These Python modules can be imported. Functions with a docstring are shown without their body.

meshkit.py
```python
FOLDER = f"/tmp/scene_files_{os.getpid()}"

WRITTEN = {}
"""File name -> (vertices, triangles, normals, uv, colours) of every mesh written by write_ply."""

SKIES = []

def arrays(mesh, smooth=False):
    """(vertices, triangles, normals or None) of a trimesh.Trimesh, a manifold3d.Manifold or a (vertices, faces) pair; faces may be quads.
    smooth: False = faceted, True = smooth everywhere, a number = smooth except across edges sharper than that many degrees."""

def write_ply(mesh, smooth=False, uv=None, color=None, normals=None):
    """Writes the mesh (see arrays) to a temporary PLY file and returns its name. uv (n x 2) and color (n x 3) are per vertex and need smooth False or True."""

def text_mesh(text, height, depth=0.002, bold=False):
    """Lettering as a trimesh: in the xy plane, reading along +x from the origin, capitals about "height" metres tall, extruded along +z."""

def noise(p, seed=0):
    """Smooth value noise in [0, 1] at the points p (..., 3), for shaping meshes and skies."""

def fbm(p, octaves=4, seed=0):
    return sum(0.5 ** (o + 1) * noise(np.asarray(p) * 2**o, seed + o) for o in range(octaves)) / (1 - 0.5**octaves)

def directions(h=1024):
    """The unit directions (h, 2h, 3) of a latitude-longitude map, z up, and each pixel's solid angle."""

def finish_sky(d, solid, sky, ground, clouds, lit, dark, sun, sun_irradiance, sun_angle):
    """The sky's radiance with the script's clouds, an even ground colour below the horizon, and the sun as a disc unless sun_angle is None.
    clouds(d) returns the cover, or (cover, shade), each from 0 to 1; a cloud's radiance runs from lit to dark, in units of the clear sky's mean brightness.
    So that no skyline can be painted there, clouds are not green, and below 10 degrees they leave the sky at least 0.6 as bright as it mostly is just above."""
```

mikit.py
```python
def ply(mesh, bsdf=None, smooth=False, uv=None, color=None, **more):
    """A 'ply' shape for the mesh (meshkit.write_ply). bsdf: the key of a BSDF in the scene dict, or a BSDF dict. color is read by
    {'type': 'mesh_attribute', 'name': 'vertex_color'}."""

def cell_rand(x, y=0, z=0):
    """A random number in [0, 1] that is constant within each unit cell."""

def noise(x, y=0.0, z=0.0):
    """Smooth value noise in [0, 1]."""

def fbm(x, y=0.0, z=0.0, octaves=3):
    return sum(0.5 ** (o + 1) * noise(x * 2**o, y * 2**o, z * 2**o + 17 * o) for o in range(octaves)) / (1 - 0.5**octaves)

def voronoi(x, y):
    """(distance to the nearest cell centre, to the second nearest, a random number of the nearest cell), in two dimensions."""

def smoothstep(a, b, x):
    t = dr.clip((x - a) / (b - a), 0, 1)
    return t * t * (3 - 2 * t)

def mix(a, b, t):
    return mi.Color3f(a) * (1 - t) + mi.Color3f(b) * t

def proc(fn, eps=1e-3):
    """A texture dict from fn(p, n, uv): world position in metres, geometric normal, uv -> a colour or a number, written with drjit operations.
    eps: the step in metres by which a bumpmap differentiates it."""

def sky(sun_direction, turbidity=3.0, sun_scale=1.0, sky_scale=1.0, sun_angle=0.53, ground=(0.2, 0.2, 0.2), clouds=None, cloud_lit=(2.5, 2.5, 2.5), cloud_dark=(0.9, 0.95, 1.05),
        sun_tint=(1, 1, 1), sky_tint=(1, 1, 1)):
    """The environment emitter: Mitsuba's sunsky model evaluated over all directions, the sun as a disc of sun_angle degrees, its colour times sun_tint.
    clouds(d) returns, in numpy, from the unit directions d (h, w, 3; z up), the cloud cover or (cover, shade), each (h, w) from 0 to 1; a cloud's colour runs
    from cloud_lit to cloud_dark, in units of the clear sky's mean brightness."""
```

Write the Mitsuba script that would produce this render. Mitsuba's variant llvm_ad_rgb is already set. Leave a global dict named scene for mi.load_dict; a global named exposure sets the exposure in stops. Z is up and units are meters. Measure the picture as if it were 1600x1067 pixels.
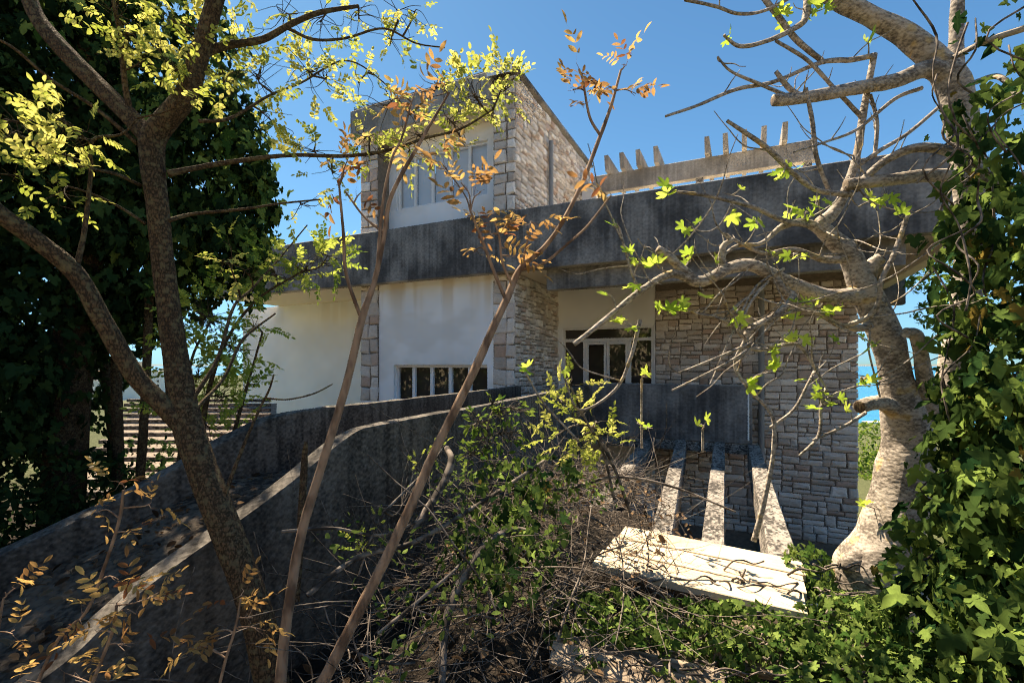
import math, random
import numpy as np
import trimesh
import shapely.geometry as sg
import mitsuba as mi
import drjit as dr
import mikit
import meshkit
from mikit import noise, fbm, cell_rand, smoothstep, mix

T = mi.ScalarTransform4f
RNG = np.random.default_rng(7)
random.seed(7)
scene, labels = {}, {}

# ------------------------------------------------------------------ camera, sky, exposure
# the house gives the axes: x along the front (to the right), y away from the viewer, z up, the eye at the origin
RIGHT = np.array([0.9036, 0.4284, 0.0]); FWD = np.array([-0.4284, 0.9036, 0.0]); UP = np.array([0, 0, 1.0])
scene['camera'] = {'type': 'perspective', 'fov': 92.94, 'fov_axis': 'x', 'near_clip': 0.05, 'far_clip': 60000.0,
                   'principal_point_offset_y': -0.0342,
                   'to_world': T().look_at(origin=[0, 0, 0], target=FWD.tolist(), up=[0, 0, 1])}
SUN_AZ, SUN_EL = -43.0, 59.0          # degrees from the viewing direction (left is negative), elevation
_h = math.cos(math.radians(SUN_AZ)) * FWD + math.sin(math.radians(SUN_AZ)) * RIGHT
SUN = math.cos(math.radians(SUN_EL)) * _h + math.sin(math.radians(SUN_EL)) * UP
scene['sky'] = mikit.sky(SUN.tolist(), turbidity=2.5, sky_scale=0.45, sky_tint=(0.66, 0.94, 1.0), sun_tint=(1.0, 0.97, 0.91), ground=(0.16, 0.15, 0.12))
exposure = 3.5


def P(px, py, b):
    """A point of the place: where it stands in the photograph (1600 wide) and how many metres ahead."""
    return b * (RIGHT * (px - 800) / 760 + FWD + UP * (570 - py) / 760)


def to_px(p):
    p = np.atleast_2d(p)
    b = p @ FWD
    return 800 + 760 * (p @ RIGHT) / b, 570 - 760 * p[:, 2] / b, b


# ------------------------------------------------------------------ helpers
def key(name):
    if name not in scene and name not in used:
        used.add(name); return name
    i = 1
    while f'{name}_{i:03d}' in used or f'{name}_{i:03d}' in scene:
        i += 1
    used.add(f'{name}_{i:03d}'); return f'{name}_{i:03d}'


used = set()


def thing(name, label, cat, group=None):
    k = key(name)
    labels[k] = {'label': label, 'category': cat}
    if group: labels[k]['group'] = group
    return k


def put(k, mesh, mat, smooth=False, uv=None, label=None, kind=None, new=True):
    k = key(k) if new else k
    scene[k] = mikit.ply(mesh, mat, smooth=smooth, uv=uv)
    if label or kind:
        labels.setdefault(k, {})
        if label: labels[k]['label'] = label
        if kind: labels[k]['kind'] = kind
    return k


class MB:
    """Vertices, faces and uv collected into one mesh."""
    def __init__(s): s.v, s.f, s.uv, s.n = [], [], [], 0

    def add(s, v, f, uv=None):
        v = np.asarray(v, float); f = np.asarray(f, int)
        if f.shape[1] == 4: f = np.vstack([f[:, [0, 1, 2]], f[:, [0, 2, 3]]])
        s.v.append(v); s.f.append(f + s.n); s.n += len(v)
        s.uv.append(np.zeros((len(v), 2)) if uv is None else np.asarray(uv, float)); return s

    def mesh(s): return np.vstack(s.v), np.vstack(s.f)

    def uvs(s): return np.vstack(s.uv)

    def put(s, k, mat, smooth=False, withuv=False, **kw):
        return put(k, s.mesh(), mat, smooth, s.uvs() if withuv else None, **kw)


def box(x0, x1, y0, y1, z0, z1, ch=0.0):
    if ch > 0:
        q = []
        for sx, X in ((1, x0), (-1, x1)):
            for sy, Y in ((1, y0), (-1, y1)):
                for sz, Z in ((1, z0), (-1, z1)):
                    q += [(X + sx * ch, Y + sy * ch, Z), (X + sx * ch, Y, Z + sz * ch), (X, Y + sy * ch, Z + sz * ch)]
        m = trimesh.convex.convex_hull(np.array(q))
        return np.array(m.vertices), np.array(m.faces)
    v = np.array([[x, y, z] for x in (x0, x1) for y in (y0, y1) for z in (z0, z1)], float)
    f = np.array([[0, 1, 3], [0, 3, 2], [4, 6, 7], [4, 7, 5], [0, 4, 5], [0, 5, 1], [2, 3, 7], [2, 7, 6], [0, 2, 6], [0, 6, 4], [1, 5, 7], [1, 7, 3]])
    return v, f


def wall(u0, u1, z0, z1, v0, thick, holes=()):
    """A wall along the front from v0 back, with rectangular openings (u0, u1, z0, z1)."""
    poly = sg.box(u0, z0, u1, z1)
    for h in holes: poly = poly.difference(sg.box(h[0], h[2], h[1], h[3]))
    m = trimesh.creation.extrude_polygon(poly, thick, engine='earcut')
    v = np.array(m.vertices)
    return np.stack([v[:, 0], v0 + thick - v[:, 2], v[:, 1]], 1), np.array(m.faces)


def spline(pts, n=6):
    """Catmull-Rom through rows of numbers."""
    p = np.asarray(pts, float)
    if len(p) < 3: return np.vstack([p[0] + (p[-1] - p[0]) * t for t in np.linspace(0, 1, n + 1)])
    p = np.vstack([2 * p[0] - p[1], p, 2 * p[-1] - p[-2]])
    out = []
    for i in range(1, len(p) - 2):
        for t in np.arange(n) / n:
            out.append(0.5 * (2 * p[i] + (p[i + 1] - p[i - 1]) * t + (2 * p[i - 1] - 5 * p[i] + 4 * p[i + 1] - p[i + 2]) * t * t
                              + (3 * p[i] - p[i - 1] - 3 * p[i + 1] + p[i + 2]) * t ** 3))
    out.append(p[-2])
    return np.array(out)


def tube(pts, rad, sides=6, rough=0.0, seed=0):
    """A tapering tube with closed ends; rough: uneven radius, as a part of it."""
    p = np.asarray(pts, float); r = np.asarray(rad, float); n = len(p)
    t = np.gradient(p, axis=0); t /= np.linalg.norm(t, axis=1, keepdims=True) + 1e-12
    a = np.cross(t[0], [0.31, 0.2, 0.93]); a /= np.linalg.norm(a) + 1e-12
    N = []
    for i in range(n):
        a = a - t[i] * (a @ t[i]); a /= np.linalg.norm(a) + 1e-12; N.append(a)
    N = np.array(N); B = np.cross(t, N)
    ang = np.arange(sides) * 2 * np.pi / sides
    ring = N[:, None] * np.cos(ang)[None, :, None] + B[:, None] * np.sin(ang)[None, :, None]
    R = np.repeat(r[:, None], sides, 1)
    if rough:
        q = p[:, None] + ring * r[:, None, None]
        R = R * (1 + rough * 2 * (meshkit.fbm(q * (0.35 / max(r.mean(), 1e-4)) + seed * 3.7, 3, seed) - 0.5))
    v = (p[:, None] + ring * R[..., None]).reshape(-1, 3)
    i, j = np.meshgrid(np.arange(n - 1), np.arange(sides), indexing='ij')
    j2 = (j + 1) % sides
    f = np.stack([i * sides + j, i * sides + j2, (i + 1) * sides + j2, (i + 1) * sides + j], -1).reshape(-1, 4)
    f = np.vstack([f[:, [0, 1, 2]], f[:, [0, 2, 3]]])
    v = np.vstack([v, p[:1], p[-1:]]); k = np.arange(sides); k2 = (k + 1) % sides
    f = np.vstack([f, np.stack([k2, k, np.full(sides, n * sides)], 1), np.stack([(n - 1) * sides + k, (n - 1) * sides + k2, np.full(sides, n * sides + 1)], 1)])
    return v, f


def branch(rows, n=6, sides=8, rough=0.0, seed=0):
    """rows: (px, py, metres ahead, thickness in photo pixels) -> tube and its centre line."""
    q = np.array([[*P(r[0], r[1], r[2]), r[3] / 2 * r[2] / 760] for r in rows])
    s = spline(q, n)
    s[:, 3] = np.maximum(s[:, 3], 0.0012)
    return tube(s[:, :3], s[:, 3], sides, rough, seed), s


def unit(a): return a / (np.linalg.norm(a, axis=-1, keepdims=True) + 1e-12)


# ------------------------------------------------------------------ materials
def mat(name, fn=None, col=None, rough=0.85, bump=None, bs=0.01, eps=2e-3, spec=0.3, **kw):
    b = {'type': 'principled', 'base_color': mikit.proc(fn) if fn else {'type': 'rgb', 'value': col}, 'roughness': rough, 'specular': spec, **kw}
    if bump: b = {'type': 'bumpmap', 'arbitrary': mikit.proc(bump, eps), 'scale': bs, 'bsdf': b}
    scene[name] = {'type': 'twosided', 'bsdf': b}


def c_concrete(p, n, uv):
    # weathered board concrete: grey with black rain streaks running down and pale run-off
    s = fbm(p.x * 8 + p.y * 8, p.z * 0.5, 3.0, 4)
    g = fbm(p.x * 2.6, p.y * 2.6, p.z * 1.7, 5)
    f = fbm(p.x * 30, p.y * 30, p.z * 30, 2)
    t = smoothstep(0.36, 0.66, 0.62 * s + 0.38 * g)
    s2 = fbm(p.x * 26 + p.y * 26, p.z * 0.9, 9.0, 3)
    c = mix((0.062, 0.0625, 0.064), (0.235, 0.23, 0.22), smoothstep(0.32, 0.70, 0.16 * s + 0.18 * s2 + 0.66 * g))
    c = c * (1 - 0.55 * smoothstep(0.62, 0.75, fbm(p.x * 1.3, p.y * 1.3, p.z * 0.8 + 4, 3)) * smoothstep(0.45, 0.6, s2))
    flat = smoothstep(0.6, 0.9, dr.abs(n.z))
    c = mix(c, mi.Color3f(0.33, 0.31, 0.27), flat * (0.35 + 0.65 * smoothstep(0.35, 0.6, g)))
    return c * (0.65 + 0.7 * f)


def c_parapet(p, n, uv):
    s = fbm(p.x * 22 + p.y * 22, p.z * 2.5, 7.0, 3)
    g = fbm(p.x * 3, p.y * 3, p.z * 3, 4)
    f = fbm(p.x * 55, p.y * 55, p.z * 55, 3)
    c = mix((0.030, 0.028, 0.025), (0.125, 0.115, 0.10), smoothstep(0.32, 0.7, s * 0.35 + g * 0.35 + f * 0.3))
    flat = smoothstep(0.5, 0.9, n.z)
    k = fbm(p.x * 9, p.y * 9, 1.0, 3)
    c = mix(c, mix((0.09, 0.09, 0.075), (0.46, 0.44, 0.38), smoothstep(0.40, 0.54, k * 0.45 + f * 0.55)), flat)
    return c * (0.55 + 0.9 * f)


def c_pale_concrete(p, n, uv):
    s = fbm(p.x * 9, p.y * 2.2, p.z * 5, 4)
    f = fbm(p.x * 50, p.y * 50, p.z * 50, 2)
    c = mix((0.07, 0.064, 0.057), (0.33, 0.30, 0.26), smoothstep(0.34, 0.66, s * 0.55 + f * 0.45))
    return c * (0.5 + 0.9 * f)


def b_pit(p, n, uv): return fbm(p.x * 45, p.y * 45, p.z * 45, 3)


def c_plaster(p, n, uv):
    # off-white render, brown rain stains from the slab down
    s = fbm(p.x * 3.1, p.z * 0.35, 1.0, 3)
    top = smoothstep(0.2, 1.75, p.z) * smoothstep(2.4, 1.7, p.z)
    st = smoothstep(0.46, 0.7, s) * (0.10 + 0.9 * top * smoothstep(0.4, 1.6, p.z)) * 0.62 * (1 - 0.6 * smoothstep(9.5, 10.0, p.y))
    g = fbm(p.x * 1.5, p.y * 1.5, p.z * 1.5, 3)
    c = mix((0.845, 0.865, 0.885), (0.60, 0.50, 0.36), st)
    h = fbm(p.x * 0.9 + 7, p.y * 0.9, p.z * 1.4, 4)
    c = mix(c, mi.Color3f(0.66, 0.65, 0.62), smoothstep(0.52, 0.66, h) * 0.45 * smoothstep(10.0, 9.5, p.y))
    return c * (0.84 + 0.24 * g)


def b_stucco(p, n, uv): return fbm(p.x * 28, p.y * 28, p.z * 28, 2)


def c_stone(p, n, uv):
    # uv.x: the stone's own tone, uv.y: its hue
    g = fbm(p.x * 9, p.y * 9, p.z * 14, 4)
    f = fbm(p.x * 60, p.y * 60, p.z * 60, 2)
    c = mix((0.42, 0.37, 0.325), (0.80, 0.75, 0.69), uv.x)
    c = mix(c, mi.Color3f(0.42, 0.27, 0.19), smoothstep(0.72, 1.0, uv.y) * 0.7)
    c = mix(c, mi.Color3f(0.33, 0.245, 0.17), smoothstep(0.52, 0.72, g) * 0.45)
    return c * (0.55 + 0.55 * g + 0.35 * f)


def b_stone(p, n, uv): return fbm(p.x * 14, p.y * 14, p.z * 22, 4)


def c_mortar(p, n, uv): return mi.Color3f(0.19, 0.16, 0.13) * (0.5 + fbm(p.x * 20, p.y * 20, p.z * 20, 3))


def c_bark_fig(p, n, uv):
    g = fbm(p.x * 10, p.y * 10, p.z * 14, 4)
    f = fbm(p.x * 70, p.y * 70, p.z * 90, 3)
    c = mix((0.105, 0.09, 0.074), (0.335, 0.30, 0.255), smoothstep(0.30, 0.64, g * 0.5 + 0.5 * f))
    return mix(c, mi.Color3f(0.42, 0.29, 0.07), smoothstep(0.64, 0.76, fbm(p.x * 13, p.y * 13, p.z * 13 + 5, 3)) * 0.45) * (0.7 + 0.6 * f)


def b_bark_fig(p, n, uv): return fbm(p.x * 26, p.y * 26, p.z * 55, 4)


def _ridge(p):
    # furrows running up the stem: ridged noise, stretched
    w = 0.35 * noise(p.x * 18, p.y * 18, p.z * 9)
    a = dr.abs(noise(p.x * 170 + w, p.y * 170 + w, p.z * 55) - 0.5) * 2
    b = dr.abs(noise(p.x * 300, p.y * 300, p.z * 130) - 0.5) * 2
    return 0.65 * a + 0.35 * b


def c_bark_brown(p, n, uv):
    f = _ridge(p); g = fbm(p.x * 6, p.y * 6, p.z * 3, 3)
    l = fbm(p.x * 60 + 3, p.y * 60, p.z * 45, 3)
    c = mix((0.025, 0.017, 0.010), (0.105, 0.068, 0.036), smoothstep(0.05, 0.6, f)) * (0.6 + 0.8 * g)
    return mix(c, mi.Color3f(0.16, 0.14, 0.075), smoothstep(0.50, 0.70, l) * 0.5)


def b_bark_brown(p, n, uv): return _ridge(p)


def c_twig(p, n, uv):
    f = fbm(p.x * 25, p.y * 25, p.z * 25, 2)
    return mix((0.030, 0.025, 0.021), (0.19, 0.162, 0.136), smoothstep(0.3, 0.7, f))


def c_sapling(p, n, uv):
    f = fbm(p.x * 40, p.y * 40, p.z * 12, 3)
    return mix((0.10, 0.062, 0.04), (0.29, 0.20, 0.135), smoothstep(0.25, 0.7, f))


def c_pale_wood(p, n, uv):
    g = fbm(uv.x * 2.0 + 3 * fbm(uv.x * 1.2, uv.y * 6, 2.0, 2), uv.y * 60, 0.0, 3)
    k = smoothstep(0.60, 0.66, fbm(uv.x * 4, uv.y * 9, 5.0, 2))
    c = mix((0.48, 0.39, 0.265), (0.62, 0.535, 0.40), g) * (0.75 + 0.45 * fbm(p.x * 4, p.y * 4, p.z * 4, 3))
    return mix(c, mi.Color3f(0.50, 0.33, 0.18), k * 0.25)


def c_old_wood(p, n, uv):
    g = fbm(uv.x * 2.5, uv.y * 55, 0.0, 3)
    d = fbm(p.x * 5, p.y * 5, p.z * 5, 3)
    return mix((0.09, 0.068, 0.05), (0.40, 0.325, 0.24), smoothstep(0.2, 0.75, g)) * (0.45 + 0.9 * d)


def c_ground(p, n, uv):
    g = fbm(p.x * 3, p.y * 3, p.z * 3, 4); f = fbm(p.x * 35, p.y * 35, p.z * 35, 3)
    c = mix((0.010, 0.008, 0.006), (0.050, 0.039, 0.029), smoothstep(0.3, 0.75, g * 0.5 + f * 0.5))
    unseen_grass = smoothstep(-0.6, -2.5, p.y)  # out of view behind the viewer, pale to bounce light onto the villa
    c = mix(c, mix((0.12, 0.105, 0.06), (0.28, 0.245, 0.16), g * 0.5 + f * 0.5), dr.minimum(unseen_grass, 1.0))
    far = smoothstep(40.0, 120.0, dr.sqrt(p.x * p.x + p.y * p.y))
    c = mix(c, mix((0.03, 0.04, 0.016), (0.10, 0.11, 0.05), f), smoothstep(8.0, 12.0, dr.sqrt(p.x * p.x + p.y * p.y)) * smoothstep(0.0, 2.0, p.y))
    return mix(c, mix((0.04, 0.06, 0.025), (0.13, 0.135, 0.08), fbm(p.x * 0.03, p.y * 0.03, 0.0, 4)), far)


def c_sea(p, n, uv): return mix((0.012, 0.10, 0.20), (0.018, 0.14, 0.26), fbm(p.x * 0.004, p.y * 0.02, 0.0, 3))


mat('concrete', c_concrete, rough=0.9, bump=b_pit, bs=0.004)
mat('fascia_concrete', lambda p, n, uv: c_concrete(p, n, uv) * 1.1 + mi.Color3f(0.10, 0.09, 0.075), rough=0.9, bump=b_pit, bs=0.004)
mat('parapet_concrete', c_parapet, rough=0.95, bump=b_pit, bs=0.007)
mat('pale_concrete', c_pale_concrete, rough=0.9, bump=b_pit, bs=0.006)
def c_beam(p, n, uv):
    s = fbm(p.x * 10, p.y * 3, p.z * 5, 4); f = fbm(p.x * 48, p.y * 26, p.z * 48, 3)
    return mix((0.045, 0.042, 0.038), (0.20, 0.185, 0.165), smoothstep(0.36, 0.62, s * 0.45 + f * 0.55)) * (0.6 + 0.8 * f)


mat('beam_concrete', c_beam, rough=0.9, bump=b_pit, bs=0.008)
mat('plaster', c_plaster, rough=0.9, bump=b_stucco, bs=0.006)
mat('soffit_paint', col=(0.68, 0.60, 0.48), rough=0.9)
mat('stone', c_stone, rough=0.9, bump=b_stone, bs=0.02)
mat('mortar', c_mortar, rough=0.95)
mat('white_paint', col=(0.72, 0.73, 0.74), rough=0.45)
mat('grey_metal', col=(0.22, 0.23, 0.24), rough=0.5)
mat('room_shade', col=(0.05, 0.04, 0.032), rough=0.9)  # darkness of unlit rooms put into the colour
mat('blind', col=(0.50, 0.53, 0.56), rough=0.8)
mat('fig_bark', c_bark_fig, rough=0.85, bump=b_bark_fig, bs=0.007)
mat('brown_bark', c_bark_brown, rough=0.9, bump=b_bark_brown, bs=0.006, eps=6e-4)
mat('twig_bark', c_twig, rough=0.85)
mat('sapling_bark', c_sapling, rough=0.8)
mat('pale_wood', c_pale_wood, rough=0.6)
mat('old_wood', c_old_wood, rough=0.85)
def c_deck(p, n, uv):
    f = fbm(p.x * 45, p.y * 45, p.z * 45, 3); g = fbm(p.x * 5, p.y * 5, p.z * 5, 3)
    return mix((0.022, 0.018, 0.014), (0.11, 0.09, 0.068), smoothstep(0.35, 0.65, g * 0.5 + f * 0.5))


mat('deck_litter', c_deck, rough=1.0, bump=b_pit, bs=0.02)
mat('litter', c_ground, rough=1.0, bump=b_pit, bs=0.03)
mat('sea_water', c_sea, rough=0.25, spec=0.5)
mat('house_white', col=(0.70, 0.68, 0.64)); mat('house_cream', col=(0.62, 0.52, 0.38)); mat('roof_tile', col=(0.38, 0.17, 0.09))
mat('window_dark', col=(0.04, 0.05, 0.06), rough=0.3); mat('red_paint', col=(0.45, 0.06, 0.04), rough=0.5)
scene['glass'] = {'type': 'thindielectric', 'int_ior': 1.5}


def leafmat(name, dark, light, trans, rough, spec=None):
    def fn(p, n, uv, dark=dark, light=light): return mix(dark, light, uv.x) * (0.85 + 0.3 * uv.y)
    scene[name] = {'type': 'principledthin', 'base_color': mikit.proc(fn), 'roughness': rough, 'diff_trans': trans, 'eta': 1.4}


def c_ivy(p, n, uv):
    c = mix((0.012, 0.034, 0.012), (0.21, 0.30, 0.065), uv.x) * (0.8 + 0.4 * uv.y) * (0.75 + 0.5 * fbm(p.x * 40, p.y * 40, p.z * 40, 2))
    return mix(c, mi.Color3f(0.17, 0.13, 0.03), smoothstep(0.97, 0.99, uv.x))


scene['ivy_leaf'] = {'type': 'principledthin', 'base_color': mikit.proc(c_ivy), 'roughness': 0.33, 'diff_trans': 0.6, 'eta': 1.45}
leafmat('creeper_leaf', (0.035, 0.075, 0.016), (0.22, 0.30, 0.075), 0.7, 0.4)
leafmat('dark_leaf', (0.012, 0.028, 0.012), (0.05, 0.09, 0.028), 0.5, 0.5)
leafmat('locust_leaf', (0.26, 0.33, 0.045), (0.62, 0.60, 0.17), 1.0, 0.45)
leafmat('green_leaf', (0.16, 0.26, 0.035), (0.50, 0.55, 0.10), 1.0, 0.5)
leafmat('red_leaf', (0.20, 0.085, 0.04), (0.60, 0.41, 0.14), 1.0, 0.35)
leafmat('fig_leaf', (0.26, 0.42, 0.04), (0.55, 0.66, 0.10), 1.0, 0.5)
leafmat('dry_leaf', (0.04, 0.026, 0.016), (0.20, 0.135, 0.08), 0.4, 0.6)
leafmat('shrub_leaf', (0.05, 0.11, 0.02), (0.22, 0.30, 0.05), 0.7, 0.35)

# ------------------------------------------------------------------ ground, sea
def ground_z(x, y):
    """The slope the viewer stands on, the sunken court before the house, the hill down to the sea on the right and the town on the left."""
    x = np.asarray(x, float); y = np.asarray(y, float)
    sm = lambda a, b, t: (lambda s: s * s * (3 - 2 * s))(np.clip((t - a) / (b - a), 0, 1))
    near = -1.62 - 0.05 * y - 0.10 * np.clip(x, -3, 3) * 0 + 0.12 * (meshkit.fbm(np.stack([x * 0.9, y * 0.9, x * 0], -1), 3) - 0.5) * 2
    bank = -1.9 - 0.12 * np.maximum(y - 3, 0)
    court = sm(4.15, 4.35, y) * sm(-2.0, -1.6, x)
    z = near * (1 - court) + -4.4 * court
    left = sm(4.0, 8.0, y) * (1 - sm(-2.3, -1.7, x))
    z = z * (1 - left) + -4.4 * left
    r = np.hypot(x, y)
    X = 0.9036 * x + 0.4284 * y; Y = -0.4284 * x + 0.9036 * y
    az = np.arctan2(X, np.maximum(Y, 1e-6))
    right = sm(0.15, 0.42, az)
    z = z + 0.40 * np.maximum(-y - 1.0 - 0.25 * np.abs(x) * 0, 0) * (1 - np.exp(-np.maximum(-y - 1.0, 0) / 3.0))  # unseen hill rising behind the viewer, shapes the light on the villa front
    far = sm(14, 30, r)
    hill = -4.4 - 3.0 * sm(14, 60, r) - (56 * sm(30, 520, r)) * right - (14 * sm(60, 420, r)) * (1 - right)
    hill = hill + (meshkit.fbm(np.stack([x * 0.02, y * 0.02, x * 0], -1), 4) - 0.5) * 6 * sm(30, 120, r)
    up = np.clip(0.40 * (-y - 4.0), 0, 9) * (y < 0)
    hill = np.where(y < 0, hill * sm(-40, 0, y) + up, hill)
    return z * (1 - far) + hill * far


rr = np.concatenate([np.arange(0.02, 14, 0.16), 14 * 1.09 ** np.arange(0, 52)])
th = np.linspace(0, 2 * np.pi, 361)[:-1]
R_, TH = np.meshgrid(rr, th, indexing='ij')
gx, gy = R_ * np.cos(TH), R_ * np.sin(TH)
gv = np.stack([gx, gy, ground_z(gx, gy)], -1).reshape(-1, 3)
gi, gj = np.meshgrid(np.arange(len(rr) - 1), np.arange(360), indexing='ij')
gf = np.stack([gi * 360 + gj, (gi + 1) * 360 + gj, (gi + 1) * 360 + (gj + 1) % 360, gi * 360 + (gj + 1) % 360], -1).reshape(-1, 4)
put('ground', (gv, gf), 'litter', smooth=True, kind='structure')
put('sea', (np.array([[-30000, -30000, -60], [30000, -30000, -60], [30000, 30000, -60], [-30000, 30000, -60.0]]), np.array([[0, 1, 2, 3]])), 'sea_water', kind='structure')

# ------------------------------------------------------------------ the villa
V0 = 8.4        # plane of the piers
villa = thing('villa', 'abandoned concrete and stone villa with a heavy grey beam across its front and a tower', 'house')
VL = villa + '__'


def stone_block(c, du, dv, dn, w, h, mb_tone, depth, rng):
    """One rough stone: c its centre on the wall, du/dv along and up the wall, dn outwards. -> verts, faces, uv"""
    j = lambda s: (rng.random(2) - 0.5) * s
    cor = np.array([[-w / 2, -h / 2], [w / 2, -h / 2], [w / 2, h / 2], [-w / 2, h / 2]])
    cor = cor + np.array([j(min(w, h) * 0.22) for _ in range(4)])
    ch = 0.022 * min(1, h / 0.12)
    ins = cor * np.array([1 - 2 * ch / w, 1 - 2 * ch / h])
    mid = (np.roll(ins, -1, 0) + ins) / 2 * (1 + (rng.random((4, 1)) - 0.5) * 0.06)
    d1 = depth * (0.9 + 0.25 * rng.random(4)); d2 = depth * (0.95 + 0.35 * rng.random(4)); dc = depth * (1.0 + 0.5 * rng.random())
    pts = []
    for q in cor: pts.append(c + du * q[0] + dv * q[1] - dn * 0.02)
    for q in cor: pts.append(c + du * q[0] + dv * q[1] + dn * depth * 0.55)
    for q, d in zip(ins, d1): pts.append(c + du * q[0] + dv * q[1] + dn * d)
    for q, d in zip(mid, d2): pts.append(c + du * q[0] + dv * q[1] + dn * d)
    pts.append(c + dn * dc)
    f = []
    for i in range(4):
        k = (i + 1) % 4
        f += [[i, k, 4 + k], [i, 4 + k, 4 + i], [4 + i, 4 + k, 12 + i], [4 + k, 8 + k, 12 + i], [4 + i, 12 + i, 8 + i], [8 + i, 12 + i, 16], [12 + i, 8 + k, 16]]
    if np.dot(np.cross(du, dv), dn) < 0: f = [t[::-1] for t in f]
    pts = np.array(pts)
    return pts, np.array(f), np.tile(mb_tone, (len(pts), 1))


def rubble(w, h, area, rng, aspect=1.75):
    """Random rubble on a w x h face without through courses: cells (a, b, width, height) by their centres."""
    out = []
    def cut(x, z, ww, hh):
        if ww * hh < area * rng.uniform(.75, 2.1) and .75 < ww / hh < 4.5 or ww * hh < area * .4:
            out.append((x + ww / 2, z + hh / 2, ww, hh)); return
        q = rng.uniform(.3, .7)
        if ww / hh > aspect * rng.uniform(.75, 1.35): cut(x, z, ww * q, hh); cut(x + ww * q, z, ww * (1 - q), hh)
        else: cut(x, z, ww, hh * q); cut(x, z + hh * q, ww, hh * (1 - q))
    cut(0, 0, w, h)
    return out


def lay(parent, cells, origin, du, dn, joint, depth, rng, single):
    """Lays stones on a face: each an entry (single) or all one part."""
    dv = UP; mb = MB(); cells = sorted(cells, key=lambda c: -c[2] * c[3])
    for q, (a, b, w, h) in enumerate(cells):
        tone = np.array([np.clip(rng.normal(0.5, 0.32), 0, 1), rng.random()])
        s = stone_block(origin + du * a + dv * b, du, dv, dn, max(w - joint, 0.03), max(h - joint, 0.03), tone, depth * rng.uniform(0.7, 1.5), rng)
        if q < single: put(parent + '__stone', (s[0], s[1]), 'stone', uv=s[2])
        else: mb.add(*s)
    if mb.v:
        mb.put(parent + '__masonry', 'stone', withuv=True, kind='stuff')


rng = np.random.default_rng(11)
EX, EY = np.array([1.0, 0, 0]), np.array([0, 1.0, 0])
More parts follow.
